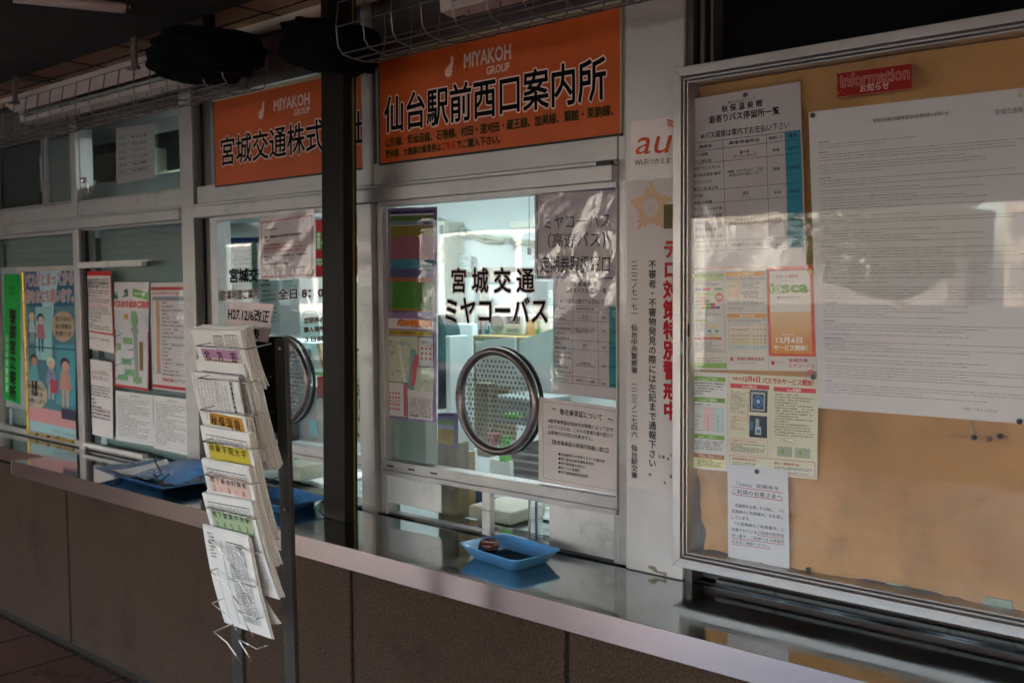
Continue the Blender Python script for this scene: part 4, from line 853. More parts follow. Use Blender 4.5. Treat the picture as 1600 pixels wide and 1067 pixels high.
s.t(.16, .17, .86, .21, '「icsca」定期券を', '4a464c', b=.004); s.t(.08, .245, .91, .295, 'ご利用のお客さまへ', '4a464c', b=.004); s.hl(.06, .92, .228, .0012, 'c83a40'); s.hl(.06, .92, .306, .0012, 'c83a40')
for i, (tx, a_, b_) in enumerate((('定期券をお渡しする際に、「IC', .13, .93), ('定期券のご利用案内」をお渡し', .07, .92), ('しています。', .07, .38), ('「IC定期券のご利用案内」に', .13, .93), ('記載されているご利用可能停留', .07, .92), ('所一覧で、ご利用できる停留所', .07, .93), ('を必ずご確認ください。', .07, .70))): s.t(a_, .395+.062*i, b_, .43+.062*i, tx, '57535a', b=.002)
for i, a_, b_ in ((4, .49, .92), (5, .07, .93), (6, .07, .70)): s.hl(a_, b_, .442+.062*i, .0011, 'c83a40')
s.done()

def pin(px, py, mt, label, group=None, y=-.029, r=.0052):
    c = P(px, py, y); o = None
    m = MB(); m.lathe([(0, -.0075), (r*.7, -.0072), (r, -.005), (r*.95, -.002), (r*.5, 0)], mt, 14, c, axis='y'); o = m.build('drawing_pin', smooth=True, loc=(c.x, y, c.z)); tag(o, label, 'drawing pin', group or 'drawing pins on the notice board')
for a in ((1166, 149, 'pin_brown', 'brown drawing pin at the top of the hot spring list on the board'), (1271, 181, 'pin_brown', 'brown drawing pin in the top left corner of the large regulations sheet'),
          (1597, 148, 'pin_white', 'pale drawing pin at the top right of the large regulations sheet'), (1083, 431, 'pin_yellow', 'yellow drawing pin at the top left of the three-panel guide'),
          (1267, 424, 'pin_yellow', 'yellow drawing pin at the top right of the three-panel guide'), (1077, 571, 'pin_blue', 'blue drawing pin at the lower left of the three-panel guide'),
          (1081, 582, 'pin_brown', 'brown drawing pin at the top left of the cream leaflet'), (1267, 580, 'pin_pink', 'pink drawing pin between the two leaflets'),
          (1272, 589, 'rubber', 'black drawing pin at the top right of the cream leaflet'), (1184, 736, 'rubber', 'black drawing pin at the top of the commuter pass notice'),
          (1190, 882, 'pin_brown', 'brown drawing pin at the foot of the commuter pass notice'), (1264, 889, 'rubber', 'dark drawing pin in bare brown paper right of the commuter pass notice'),
          (1490, 680, 'kraft', 'leftmost of the four loose drawing pins under the regulations sheet, faded brown'), (1523, 683, 'rubber', 'second of the four loose drawing pins, dark, at the end of a paper crease'),
          (1547, 685, 'pin_brown', 'third of the four loose drawing pins, brown'), (1564, 681, 'rubber', 'rightmost of the four loose drawing pins, black'), (1594, 658, 'rubber', 'black drawing pin at the bottom right of the large regulations sheet')): pin(*a)

# ---------------------------------------------------------------- trays
def tray(name, label, c, sx, sy, rot, mt='blue_plastic', h=.040, floor='mesh_floor', fl=.72, lipdx=0):
    t = thing(name, label, 'tray', c); t.rotation_euler = (0, 0, rot)
    def rr_(ax, ay, r, z, n=6):
        o = []
        for qx, qy, a0 in ((1, 1, 0), (-1, 1, 90), (-1, -1, 180), (1, -1, 270)):
            o += [Vector((qx*(ax-r)+r*math.cos(R_(a0+90*i/n)), qy*(ay-r)+r*math.sin(R_(a0+90*i/n)), z)) for i in range(n+1)]
        return o
    L = [rr_(sx*fl, sy*fl, .018, .0005), rr_(sx*.95, sy*.95, .022, h-.003), rr_(sx, sy, .024, h), rr_(sx, sy, .024, h+.0015), rr_(sx*.93, sy*.93, .020, h-.001), rr_(sx*(fl-.03), sy*(fl-.03), .016, .0035)]
    k = len(L[0]); V = [v for r in L for v in r]; F = [(i*k+j, i*k+(j+1) % k, (i+1)*k+(j+1) % k, (i+1)*k+j) for i in range(len(L)-1) for j in range(k)]
    F += [tuple(range(k))[::-1], tuple(range((len(L)-1)*k, len(L)*k))]
    m = MB(); m.add(V, F, mt); o = m.build('tray_body', None, smooth=True); o.parent = t; o.data.shade_auto_smooth(angle=R_(50)) if hasattr(o.data, 'shade_auto_smooth') else None
    if floor:
        m = MB(); q = rr_(sx*(fl-.09), sy*(fl-.09), .014, .0042); m.add(q, [tuple(range(len(q)))], floor)
        n = 22
        for i in range(n):
            x = -sx*(fl-.12)+2*sx*(fl-.12)*i/(n-1)
            m.tube([(x, -sy*(fl-.12), .0052), (x, sy*(fl-.12), .0052)], .0009, 'mesh_floor', 4)
        for i in range(14):
            y = -sy*(fl-.12)+2*sy*(fl-.12)*i/13; m.tube([(-sx*(fl-.12), y, .0058), (sx*(fl-.12), y, .0058)], .0009, 'mesh_floor', 4)
        o = m.build('rubber_mat'); o.parent = t
    return t
c = G(796, 862, ZC+.02); tr = tray('money_tray', 'light blue plastic money tray on the counter under the main ticket window', (c.x, c.y, ZC), .112, .078, R_(-8), h=.033)
c = G(764, 861, ZC+.006)
pot = thing('lacquer_pot', 'small round reddish brown lidless pot in the blue money tray', 'pot', (c.x, c.y, ZC+.006))
m = MB(); m.lathe([(0, .001), (.018, .001), (.0245, .008), (.026, .016), (.022, .027), (.019, .0285), (.017, .027), (.019, .017), (.014, .008), (0, .006)], 'lacquer', 28, (c.x, c.y, ZC+.006)); m.build('pot_body', pot, smooth=True)
m = MB(); m.lathe([(.0245, .0075), (.0262, .009), (.0266, .011), (.0257, .0125)], 'gold_band', 28, (c.x, c.y, ZC+.006)); m.build('rim_band', pot, smooth=True)
c = G(441, 780, ZC+.02); tray('money_tray', 'deeper blue plastic tray on the counter seen behind the leaflet rack', (c.x, c.y, ZC), .13, .085, R_(-6), h=.030, floor=None, mt='blue_dark')
# large blue folder-tray with papers on the left
c = G(245, 750, ZC); bt = tray('document_tray', 'wide shallow dark blue tray holding loose papers, on the counter at the left', (c.x+.02, c.y+.0, ZC), .27, .118, R_(-3), mt='blue_dark', h=.028, fl=.62, floor=None)
m = MB(); o3 = Vector((c.x+.02, c.y, ZC))
def curl(pts, name, mt, lab, cat):
    m = MB(); m.add(pts, [(0, 1, 2, 3)], mt)
def bent(name, lab, cat, mt, o, ax, ay, f, nx=14, ny=10):
    V = []; 
    for j in range(ny+1):
        for i in range(nx+1):
            u, v = i/nx, j/ny; p = Vector(o)+Vector(ax)*u+Vector(ay)*v; p.z += f(u, v); V.append(p)
    F = [(j*(nx+1)+i, j*(nx+1)+i+1, (j+1)*(nx+1)+i+1, (j+1)*(nx+1)+i) for j in range(ny) for i in range(nx)]
    V2 = [v-Vector((0, 0, .0012)) for v in V]; n = len(V); F2 = [tuple(k+n for k in f_[::-1]) for f_ in F]
    m = MB(); m.add(V+V2, F+F2, mt); ob = m.build(name, smooth=True, loc=tuple(o)); tag(ob, lab, cat); return ob
bent('loose_paper', 'creased white paper lying in the wide blue tray', 'paper', 'paper', (c.x-.20, c.y-.075, ZC+.022), (.27, -.005, 0), (.04, .14, 0), lambda u, v: .045*max(0, 1-abs(u-.42)/.30)*v + .006*math.sin(u*9))
bent('blue_folder', 'blue plastic folder curling over the papers in the wide tray', 'folder', 'blue_dark', (c.x-.02, c.y-.09, ZC+.026), (.30, 0, 0), (-.03, .18, 0), lambda u, v: .028*math.sin(u*2.6)*(.4+.6*v)+.02*v)
p = [G(x, y, ZC+h) for x, y, h in ((240, 712, .085), (243, 722, .075), (249, 733, .06), (253, 740, .052), (246, 745, .05), (241, 740, .052), (242, 748, .046), (247, 753, .044), (254, 750, .046), (260, 744, .05), (264, 741, .052))]
ob = MB().tube(p, .0028, 'rubber', 6).build('black_cord', smooth=True, loc=tuple(p[5])); tag(ob, 'knotted black cord lying on the papers of the wide blue tray', 'cord')

# ---------------------------------------------------------------- leaflet rack
YR = -.797
rack = thing('leaflet_rack', 'tall dark metal stand with wire pockets full of bus timetable leaflets', 'leaflet rack', (-1.87, -.68, FL))
def lean(x, z): return x - .045*(z-.9)*0
for (t0, t1, yy) in (((440, 530), (457, 1067), -.645), ((361, 640), (375, 1067), -.645)):
    a = P(*t0, yy); b = P(*t1, yy); d = (b-a)/(b.z-a.z); top = a; bot = b + d*(FL-b.z)
    m = MB(); w2 = .0185 if t0[0] == 440 else .02
    m.add([Vector((p_.x+sx, yy+sy, p_.z)) for p_ in (bot, top) for sx, sy in ((-w2, -.006), (w2, -.006), (w2, .006), (-w2, .006))], [(0, 1, 5, 4), (1, 2, 6, 5), (2, 3, 7, 6), (3, 0, 4, 7), (0, 3, 2, 1), (4, 5, 6, 7)], 'rack_post')
    for z_ in (top.z-.02, top.z-.37):
        q_ = top+d*(z_-top.z); m.lathe([(0, -.004), (.003, -.0035), (.0042, -.001), (.0045, 0)], 'wire', 10, (q_.x, yy-.0062, q_.z), axis='y')
    m.build('upright', rack, bevel=.0012)
a = P(383, 528, -.62); b = P(434, 676, -.62)
m = MB(); m.box(a.x-.06, b.x, -.625, -.60, b.z, a.z+.005, 'black'); m.build('back_panel', rack, bevel=.003)
MB().box(a.x+.02, a.x+.055, -.6265, -.6255, a.z-.075, a.z-.035, 'wood_old').build('brown_label', rack)
m = MB(); m.box(-2.07, -1.72, -.86, -.54, FL, FL+.012, 'rack_post'); m.build('foot_plate', rack, bevel=.002)
levels = [((307, 540), (384, 546)), ((311, 591), (379, 597)), ((314.5, 640), (398, 652)), ((319, 689), (394, 704)), ((320, 742), (398, 757)), ((322, 792), (397, 813)), ((319, 841), (390, 866)), ((326, 890), (401, 917)), ((329.5, 941), (395, 966)), ((334, 984), (400.6, 1016))]
LV = []; BK = [(423, 537), (424, 588), (429, 642), (435, 694), (435, 746), (435, 800), (430, 851), (426, 908), (431, 955), (441, 1000)]
for i, (a, b) in enumerate(levels):
    z = (P(*a, YR).z+P(*b, YR).z)/2; t_ = i/9
    LV.append((P(307, 540, YR).x*(1-t_)+P(334, 984, YR).x*t_, P(386, 546, YR).x*(1-t_)+P(401, 1016, YR).x*t_, z))
for i, (xl, xr, z) in enumerate(LV):
    m = MB(); r = .0014; yf = YR; yb = -.655; bx = P(*BK[i], yb).x; bz = P(*BK[i], yb).z
    if i >= 6:   # two-loop wires bent in front of the lower pockets
        mid = (xl+xr)/2
        m.tube([(xl, yb, z+.02), (xl, yf, z), (xl+.055, yf-.004, z-.009)], r, 'chrome_wire'); m.tube([(xr-.06, yf-.002, z+.006), (xr, yf, z), (bx, yb, bz)], r, 'chrome_wire')
        m.tube([(xl+.055, yf-.004, z-.009), (xl+.075, yf+.02, z-.06)], r, 'chrome_wire'); m.tube([(xr-.06, yf-.002, z+.006), (xr-.04, yf+.02, z-.05)], r, 'chrome_wire')
    else:
        m.tube([(xl, yb, z+.02), (xl, yf, z), (xr, yf, z), (bx, yb, bz)], r, 'chrome_wire')
    m.build('wire_pocket', rack, smooth=True)

def stack(c, th, label, deco, gb=None, group='stacks of timetable leaflets in the rack', curlx=0, name='leaflet_stack'):
    """leaning bundle of sheets: four front-face corners given as photo points with their own depth"""
    q = [P(x, y, yy) for x, y, yy in c]
    n = (q[1]-q[0]).cross(q[3]-q[0]).normalized()
    if n.y < 0: n = -n
    m = MB(); rnd = random.Random(int(c[0][0]*7+c[0][1])); k = max(1, int(th/.0022)); NV = 7
    bow = rnd.uniform(.002, .006); tw = rnd.uniform(-.003, .003)
    def surf(u, v, d, ex=0, dz=0):
        p = (q[0]*(1-u)+q[1]*u)*(1-v)+(q[3]*(1-u)+q[2]*u)*v
        b_ = bow*math.sin(math.pi*v)+tw*(u-.5)*(1-v)*2 - .006*ex*(max(0, v-.6)/.4)**2 - .004*ex*(max(0, .3-v)/.3)**2
        return p + n*(d-b_+.0) + Vector((0, 0, dz))
    for i in range(k):
        dz = rnd.uniform(-.004, .003) if i else 0; dx = rnd.uniform(-.0025, .0025) if i else 0; ex = rnd.uniform(-.6, .6)*(i/k)
        d0 = th*i/k; d1 = th*(i+.72)/k; V = []
        for d in (d0, d1):
            for jv in range(NV+1):
                for u in (0, 1): V.append(surf(u, jv/NV, d, ex, dz)+Vector((dx, 0, 0)))
        o_ = 2*(NV+1); F = []
        for jv in range(NV):
            a = 2*jv; F += [(a, a+1, a+3, a+2), (o_+a+2, o_+a+3, o_+a+1, o_+a), (a, a+2, o_+a+2, o_+a), (a+1, o_+a+1, o_+a+3, a+3)]
        F += [(0, o_, o_+1, 1), (2*NV, 2*NV+1, o_+2*NV+1, o_+2*NV)]
        m.add(V, F, 'paper')
    o = m.build(name, loc=tuple(q[3])); tag(o, label, 'leaflets', group)
    s = Sheet('printing', ((0, 0), (1, 0), (1, 1), (0, 1)), -1, '', '', parent=o, nobase=True)
    s.q = q; s.W = ((q[1]-q[0]).length+(q[2]-q[3]).length)/2; s.H = ((q[3]-q[0]).length+(q[2]-q[1]).length)/2; s.wave = 1e-6; s.n = 12
    s.pt = lambda u, v, L: surf(u, v, -(.0003+.00025*L))
    deco(s); s.done(); return o
def table(s, u0, v0, u1, v1, cols, col='2a282a'):
    s.hl(u0, u1, v0, .0016, col, 2)
    for i in range(cols+1): s.vl(v0, v1, u0+(u1-u0)*i/cols, .0010, col, 2)
    for i in range(cols): s.fine(u0+(u1-u0)*(i+.2)/cols, v0+.02, u0+(u1-u0)*(i+.85)/cols, v1, max(2, int((v1-v0)*s.H/.004)), '6a686c', .45)
def d1(s):
    table(s, .45, .10, .62, .55, 3); table(s, .68, .08, .90, .62, 3); s.rect(.12, .33, .86, .48, 'b88ab0', 5); s.rect(.12, .48, .86, .56, 'd8c4bc', 5)
    for i, ch in enumerate('北方吉'): s.cell(.16+.27*i, .345, .13, ch, '2a242a', b=.02, L=7)
    s.fine(.14, .495, .84, .545, 1, '6a5a58', .6, L=7, ragged=False); s.fine(.9, .62, .97, .95, 12, '8a8688')
def d2(s): table(s, .12, .10, .95, .95, 4)
def d3(s):
    for i in range(9): s.fine(.10+.075*i, .05+.012*i, .15+.075*i, .60+.1*(i % 3), 26, '8f8688', .5)
    for i, ch in enumerate('秋保温泉行時刻表平成二七年'): s.cell(.82, .08+.065*i, .055, ch, '3a363a', b=.03, L=4)
    s.vl(.05, .95, .52, .0008, '6a6668', 3)
    for i in range(26): s.rect(.05, .03+.008*i, .07, .033+.008*i, '3a363a', 3); s.rect(.15, .32+.014*i, .165, .326+.014*i, '4a464a', 3); s.rect(.2, .34+.014*i, .215, .346+.014*i, '4a464a', 3)
def lab(col, tx, v0, v1, tc='2a2624', sub=None):
    def f(s):
        table(s, .10, .08, .92, .92, 7); s.rect(.12, v0, .93, v1, col, 5)
        n = len(tx); st = .78/n
        for i, ch in enumerate(tx): s.cell(.14+st*i, v0+.012, min(st*.78, .10), ch, tc, b=.010, L=7)
        if sub:
            for i, ch in enumerate(sub): s.cell(.15+(.76/len(sub))*i, (v0+v1)/2+.005, .085, ch, tc, b=.008, L=7)
    return f
# thick rear bundles, then the labelled front ones from the top down
ST = lambda x0, y0, x1, y1, x2, y2, x3, y3, ya, yb: [(x0, y0, ya), (x1, y1, ya), (x2, y2, yb), (x3, y3, yb)]
stack(ST(298, 514, 374, 517, 402, 612, 330, 600, -.765, -.735), .030, 'top bundle of white leaflets with a mauve label', d1)
stack(ST(304, 563, 381, 569, 421, 735, 345, 722, -.755, -.715), .034, 'plain bundle of leaflets second from the top of the rack', d2)
stack(ST(298, 580, 371, 588, 398, 700, 326, 686, -.772, -.742), .004, 'loose tall sheet of fine columns standing in the rack', d3)
def d4(s): s.rect(.06, .05, .92, .40, 'c08a3c', 5); [s.cell(.10+.2*i, .09, .17, ch, '2a2624', b=.012, L=7) for i, ch in enumerate('秋保温泉')]; table(s, .10, .62, .92, .98, 5)
stack(ST(322, 640, 384, 650, 407, 722, 338, 705, -.768, -.748), .020, 'bundle with the orange hot spring label', d4)
stack(ST(313, 664, 388, 678, 428, 845, 350, 815, -.775, -.735), .017, 'bundle with the yellow university label', lab('c4b244', '尚絅学院大学', .145, .315))
stack(ST(313, 718, 389, 731, 432, 885, 355, 862, -.78, -.742), .017, 'bundle with the pale pink station label', lab('d8bab2', '地下鉄長町南駅', .13, .335, sub='２・３・４'))
stack(ST(317, 769, 391, 784, 436, 935, 362, 915, -.785, -.747), .017, 'bundle with the pale green station label', lab('a3b896', '地下鉄東中央駅', .15, .37, sub='３４５６２'))
def d8(s):
    s.fine(.1, .04, .24, .30, 8, '5a5658'); table(s, .50, .10, .86, .9, 4); s.vl(.1, .95, .38, .0012, '2a282a', 3); s.fine(.62, .35, .70, .9, 20, '7a7678'); s.hl(.38, 1, .48, .001, '2a282a', 3); s.vl(.4, .98, .18, .0009, '3a383a', 3); s.frame(.4, .15, .6, .42, .0006, '8a8688')
stack(ST(316, 821, 388, 839, 425, 998, 351, 972, -.790, -.752), .010, 'bottom bundle of unlabelled leaflets in the rack', d8)
stack(ST(388, 905, 405, 918, 440, 974, 400, 978, -.755, -.735), .001, 'thin white sheet slipping out behind the bottom bundle', lambda s: s.fine(.2, .2, .8, .8, 4))

# ================================================================ INSIDE THE OFFICE
struct(MB().box(-9, -.9, 2.6, 2.7, FL, 2.42, 'room_wall').build('office_back_wall'))
struct(MB().box(-9, -.9, .08, 2.6, FL-.05, FL, 'room_floor').build('office_floor'))
struct(MB().box(-9, -.9, .31, 2.7, 2.42, 2.5, 'room_ceiling').build('office_ceiling'))
struct(MB().box(-.98, -.9, .1, 2.6, FL, 2.42, 'room_wall').build('office_side_wall'))
struct(MB().box(-9.1, -9, .1, 2.7, FL, 2.42, 'room_dark').build('office_end_wall'))
for i, (x, lb) in enumerate(((-2.6, 'lit fluorescent panel in the office ceiling behind the middle windows'), (-4.4, 'lit fluorescent panel in the office ceiling toward the left'))):
    t = thing('office_lamp', lb, 'ceiling lamp', (x, 1.3, 2.41), 'lit panels in the office ceiling')
    MB().box(x-.62, x+.62, 1.05, 1.55, 2.395, 2.419, 'room_ceiling').build('lamp_housing', t)
    MB().box(x-.6, x+.6, 1.08, 1.52, 2.388, 2.3945, 'lightpanel').build('light_panel', t)
def item(name, px0, py0, px1, py1, y, dep, mt, label, cat, group=None, bev=.003, extra=None):
    a = P(px0, py0, y); b = P(px1, py1, y); c = (a.x, y, b.z)
    o = MB().box(a.x, b.x, y, y+dep, a.z, b.z, mt).build(name, loc=c, bevel=bev); tag(o, label, cat, group)
    if extra: extra(o, a, b, y)
    return o
# roller blinds behind the two left windows
for x0, x1, lb in ((-4.96, -4.13, 'pale green-grey blind drawn behind the window with the gold-framed poster'), (-4.03, -3.27, 'pale green-grey blind drawn behind the window with the street map poster')):
    o = MB().box(x0, x1, .07, .074, ZC, 1.80, 'blind').build('roller_blind', loc=(x0, .07, ZC)); tag(o, lb, 'blind')
    MB().tube([(x0, .078, 1.815), (x1, .078, 1.815)], .018, 'grey', 10).build('blind_roller', o)
    m = MB()
    for i, z in enumerate((1.70, 1.735, 1.765)): m.box(x0, x1, .067, .0695, z, z+.008, 'grey')  # grey stripes imitate the bands reflected in the window glass
    m.build('reflection_stripe', o)
item('grey_shutter', -40, 150, 62, 345, .06, .01, 'room_dark', 'dark grey panel behind the small upper window at the far left', 'panel')
item('grey_shutter', 66, 150, 121, 338, .07, .01, 'grey', 'mid grey panel behind the small upper window beside the left mullion', 'panel')
item('storage_box', 148, 243, 226, 318, .50, .3, 'room_wall_warm', 'tall olive box standing behind the small upper window', 'box')
item('storage_box', 195, 297, 239, 312, .22, .18, 'pale', 'low blue-grey box on the shelf behind the small upper window', 'box')
item('dark_board', 124, 150, 292, 262, .62, .02, 'room_dark', 'dark board in the gloom behind the small upper window', 'board')
item('shelf_board', -60, 318, 315, 330, .10, .75, 'grey', 'long shelf running inside behind the left upper windows', 'shelf')
# window C contents
s = Sheet('wall_paper', ((355, 376), (404, 374), (406, 455), (362, 460)), .5, 'pale green sheet of handwriting hanging behind the middle window', 'paper notice', '8aa8a4', wave=.002); s.fine(.1, .08, .9, .9, 10, '5a7a7a', .4); s.done()
s = Sheet('wall_paper', ((340, 344), (353, 344), (354, 391), (341, 392)), .06, 'narrow list taped at the upper left of the middle window', 'paper notice', 'c8cec4'); s.fine(.1, .05, .9, .95, 12, '5a605c'); s.done()
s = Sheet('wall_paper', ((341, 393), (364, 392), (367, 418), (342, 420)), .07, 'small white memo below the narrow list in the middle window', 'paper notice', 'd0d4cc', wave=.002); s.fine(.1, .15, .9, .6, 4, '5a605c'); s.done()
s = Sheet('wall_paper', ((341, 433), (354, 435), (355, 449), (341, 450)), .07, 'small square memo low at the left edge of the middle window', 'paper notice', 'b8c4c0'); s.fine(.1, .15, .9, .6, 3, '5a605c'); s.done()
a = P(340, 362, .35); b = P(410, 360, .35)
t = thing('rolled_blind', 'rolled blue and pale blind hanging high behind the middle window', 'blind', tuple(a)); MB().tube([a, b], .03, 'pale', 14).build('blind_roller', t, smooth=True); MB().tube([a+Vector((0, -.002, -.035)), b+Vector((0, -.002, -.035))], .012, 'cloth_blue', 10).build('blue_edge', t, smooth=True)
def bundle(pts, y, mt, name, label, cat, th=.006, fine=None):
    q = [P(x, yy, y) for x, yy in pts]; n = Vector((0, th, 0)); k = len(q)
    m = MB(); m.add(q+[v+n for v in q], [tuple(range(k)), tuple(range(2*k-1, k-1, -1))]+[(i, (i+1) % k, k+(i+1) % k, k+i) for i in range(k)], mt)
    o = m.build(name, loc=tuple(q[-1])); return tag(o, label, cat)
bundle(((424, 462), (479, 464), (484, 478), (444, 540), (430, 530)), .52, 'pale', 'paper_pile', 'pale sheets standing at the back behind the middle window', 'papers')
bundle(((434, 478), (490, 474), (500, 498), (440, 505)), .46, 'paper', 'paper_pile', 'pinkish folded sheet leaning among papers in the middle window', 'papers')
bundle(((450, 484), (497, 491), (502, 530), (437, 522)), .40, 'pale', 'paper_pile', 'pale blue tilted sheet in front of other papers in the middle window', 'papers')
item('paper_ledge', 395, 532, 510, 540, .38, .2, 'pale', 'pale shelf ledge behind the middle speaking ring', 'shelf')
bundle(((484, 538), (494, 537), (503, 574), (490, 577)), .36, 'pale', 'binder', 'white binder leaning beside an orange one', 'binder', th=.02); bundle(((494, 537), (499, 536), (507, 573), (503, 575)), .35, 'orange', 'binder', 'orange binder leaning against the dark post', 'binder', th=.02)
item('file_box', 495, 588, 520, 625, .35, .1, 'red', 'small red file box near the dark post', 'box'); item('file_box', 480, 582, 520, 588, .35, .1, 'green', 'thin green file lying on the red box', 'file')
item('grey_bin', 453, 600, 500, 693, .55, .2, 'grey', 'grey upright bin behind the middle speaking ring', 'bin'); item('cyan_card', 483, 655, 494, 683, .30, .006, 'cyan', 'small cyan card standing low in the middle window', 'card')
item('dark_basket', 493, 625, 520, 694, .33, .12, 'beige', 'woven beige basket beside the dark post', 'basket')
item('monitor', 405, 545, 452, 690, .50, .12, 'cloth_black', 'black monitor seen behind the leaflet rack', 'monitor')
item('low_box', 432, 722, 470, 752, .10, .14, 'beige', 'pale green box on the desk in the open hatch', 'box')
# desk all along the inside
t = thing('office_desk', 'pale desk top running along the inside of the windows', 'desk', (-2.6, .5, .9))
MB().box(-6, -1.0, .115, .72, .880, .905, 'desk').build('desk_top', t, bevel=.003); m = MB(); m.box(-6, -1.0, .69, .71, FL, .879, 'grey'); m.build('modesty_panel', t)
m = MB()
for i in range(12): m.box(-2.9+.16*i, -2.898+.16*i, .12, .6, .9055, .9062, 'grey')
for j in range(6): m.box(-2.95, -1.05, .15+.08*j, .152+.08*j, .9055, .9064, 'grey')
m.build('desk_mat_line', t)
# window D contents
item('white_cabinet', 684, 346, 702, 700, 2.45, .14, 'ivory', 'tall white cabinet against the back wall', 'cabinet', extra=lambda o, a, b, y: [MB().box(a.x+.02, b.x-.03, y-.004, y-.001, P(690, 410, y).z, P(690, 352, y).z, 'grey').build('grey_door_panel', o), MB().box(b.x-.012, b.x-.004, y-.006, y, b.z, a.z, 'cable').build('door_edge', o)])
a = [P(x, y, 2.57) for x, y in ((686, 343), (712, 355), (745, 368), (775, 374), (800, 374), (850, 386))]
ob = MB().tube(a, .014, 'cable', 8).build('wall_cable', smooth=True, loc=tuple(a[0])); tag(ob, 'thick pale green cable sagging across the white back wall', 'cable')
a = [P(x, y, 2.57) for x, y in ((690, 347), (702, 346), (712, 356), (740, 372), (760, 378), (775, 378), (800, 375), (850, 378))]
ob = MB().tube(a, .007, 'cable', 6).build('wall_cable', smooth=True, loc=tuple(a[0])); tag(ob, 'thin wavy cable clipped beside the thick one on the back wall', 'cable')
for x, y in ((712, 357), (726, 363), (797, 377)):
    p_ = P(x, y, 2.56); ob = MB().box(p_.x-.02, p_.x+.02, 2.53, 2.595, p_.z-.02, p_.z+.015, 'grey').build('cable_clip', loc=tuple(p_)); tag(ob, {712: 'leftmost small grey clip on the wall cable', 726: 'second small grey clip on the wall cable', 797: 'rightmost small grey clip on the wall cable'}[x], 'cable clip', 'clips holding the wall cable')
item('wall_lamp', 796, 347, 862, 354, 2.3, .06, 'ivory', 'cream batten lamp high on the white back wall', 'lamp')
a = P(827, 300, 1.6); b = P(827, 387, 1.6); t = thing('pull_cord', 'thin pull cord ending in a black weight before the white wall', 'cord', tuple(b)); MB().tube([a, b], .0015, 'rubber', 4).build('cord', t); MB().box(b.x-.007, b.x+.007, b.y-.007, b.y+.007, b.z-.033, b.z, 'rubber').build('weight', t, bevel=.002)
item('office_partition', 690, 505, 741, 790, 1.5, .05, 'pale', 'pale office partition behind the speaking ring', 'partition')
item('grey_pillar', 822, 440, 833, 530, 1.9, .12, 'grey', 'slim grey pillar behind the radio', 'pillar')
item('grey_cupboard', 740, 440, 872, 535, 2.2, .3, 'grey', 'wide grey cupboard behind the radio', 'cupboard', extra=lambda o, a, b, y: MB().box(a.x+.1, a.x+.42, y-.006, y-.001, P(770, 500, y).z, P(770, 445, y).z, 'paper').build('taped_sheet', o))
def radio(o, a, b, y):
    wx = b.x-a.x; m = MB(); n = 20; cx_, cz = a.x+wx*.26, (a.z+b.z)/2; m.add([(cx_+wx*.2*math.cos(2*math.pi*i/n), y-.002, cz+wx*.2*math.sin(2*math.pi*i/n)) for i in range(n)], [tuple(range(n))], 'grey'); m.build('speaker_grille', o)
    MB().box(a.x+wx*.52, a.x+wx*.93, y-.004, y-.0005, a.z-(a.z-b.z)*.45, a.z-(a.z-b.z)*.08, 'rubber').build('display', o)
    MB().box(a.x+wx*.54, a.x+wx*.9, y-.003, y-.0005, b.z+(a.z-b.z)*.12, b.z+(a.z-b.z)*.3, 'grey').build('button_panel', o)
item('radio', 764, 491, 817, 524, 1.2, .1, 'pale', 'grey radio on the wooden shelf behind the lettered glass', 'radio', bev=.008, extra=radio)
t = thing('wooden_shelf', 'light wooden shelf frame under the radio', 'shelf', tuple(P(740, 560, 1.1)))
a = P(739, 524, 1.1); b = P(858, 531, 1.1); MB().box(a.x, b.x, 1.1, 1.35, a.z-.022, a.z, 'wood').build('top_board', t, bevel=.002); b = P(746, 700, 1.1); MB().box(a.x, b.x, 1.1, 1.35, b.z, a.z-.0225, 'wood').build('side_board', t, bevel=.002)
item('pigeonhole_back', 746, 531, 862, 640, 1.3, .02, 'pale', 'pale back board behind the standing papers', 'board')
for i, (c_, lb) in enumerate(((((743, 534), (757, 535), (757, 600), (744, 600)), 'small leftmost sheet in the wooden shelf'), (((756, 531), (805, 527), (806, 605), (757, 605)), 'upright white sheet pinned in the middle of the wooden shelf'))): bundle(c_, 1.08-.01*i, 'paper', 'standing_paper', lb, 'papers')
bundle(((806, 570), (812, 540), (812, 531), (868, 512), (868, 640), (830, 632), (806, 620)), 1.0, 'pale', 'standing_paper', 'biggest slanting white paper right of the speaking ring', 'papers')
m = MB(); q = [P(x, y, .95) for x, y in ((684, 492), (690, 496), (697, 515), (699, 535), (690, 548), (696, 560), (700, 590), (695, 620), (684, 640))]; m.hull([v+Vector((0, d, 0)) for v in q for d in (0, .08)], 'cloth_black'); ob = m.build('hanging_coat', loc=tuple(q[-1])); tag(ob, 'black coat hanging just right of the coloured timetable', 'coat')
item('paper_tray_stack', 696, 525, 704, 668, .8, .1, 'pale', 'narrow pale stack of files right of the black coat', 'files')
item('wooden_block', 744, 598, 763, 715, .62, .05, 'wood_old', 'brown wooden post seen through the speaking ring', 'post')
item('grey_machine', 764, 618, 838, 668, .75, .2, 'grey', 'grey ticket machine seen through the speaking ring', 'machine', bev=.01)
item('green_stapler', 784, 645, 805, 656, .5, .04, 'green', 'bright green box seen through the speaking ring', 'box', bev=.005)
item('stamp_box', 763, 677, 774, 697, .45, .03, 'red', 'small dark red block low in the speaking ring', 'block'); item('stamp_box', 779, 681, 790, 722, .47, .03, 'green', 'small green block low in the speaking ring', 'block')
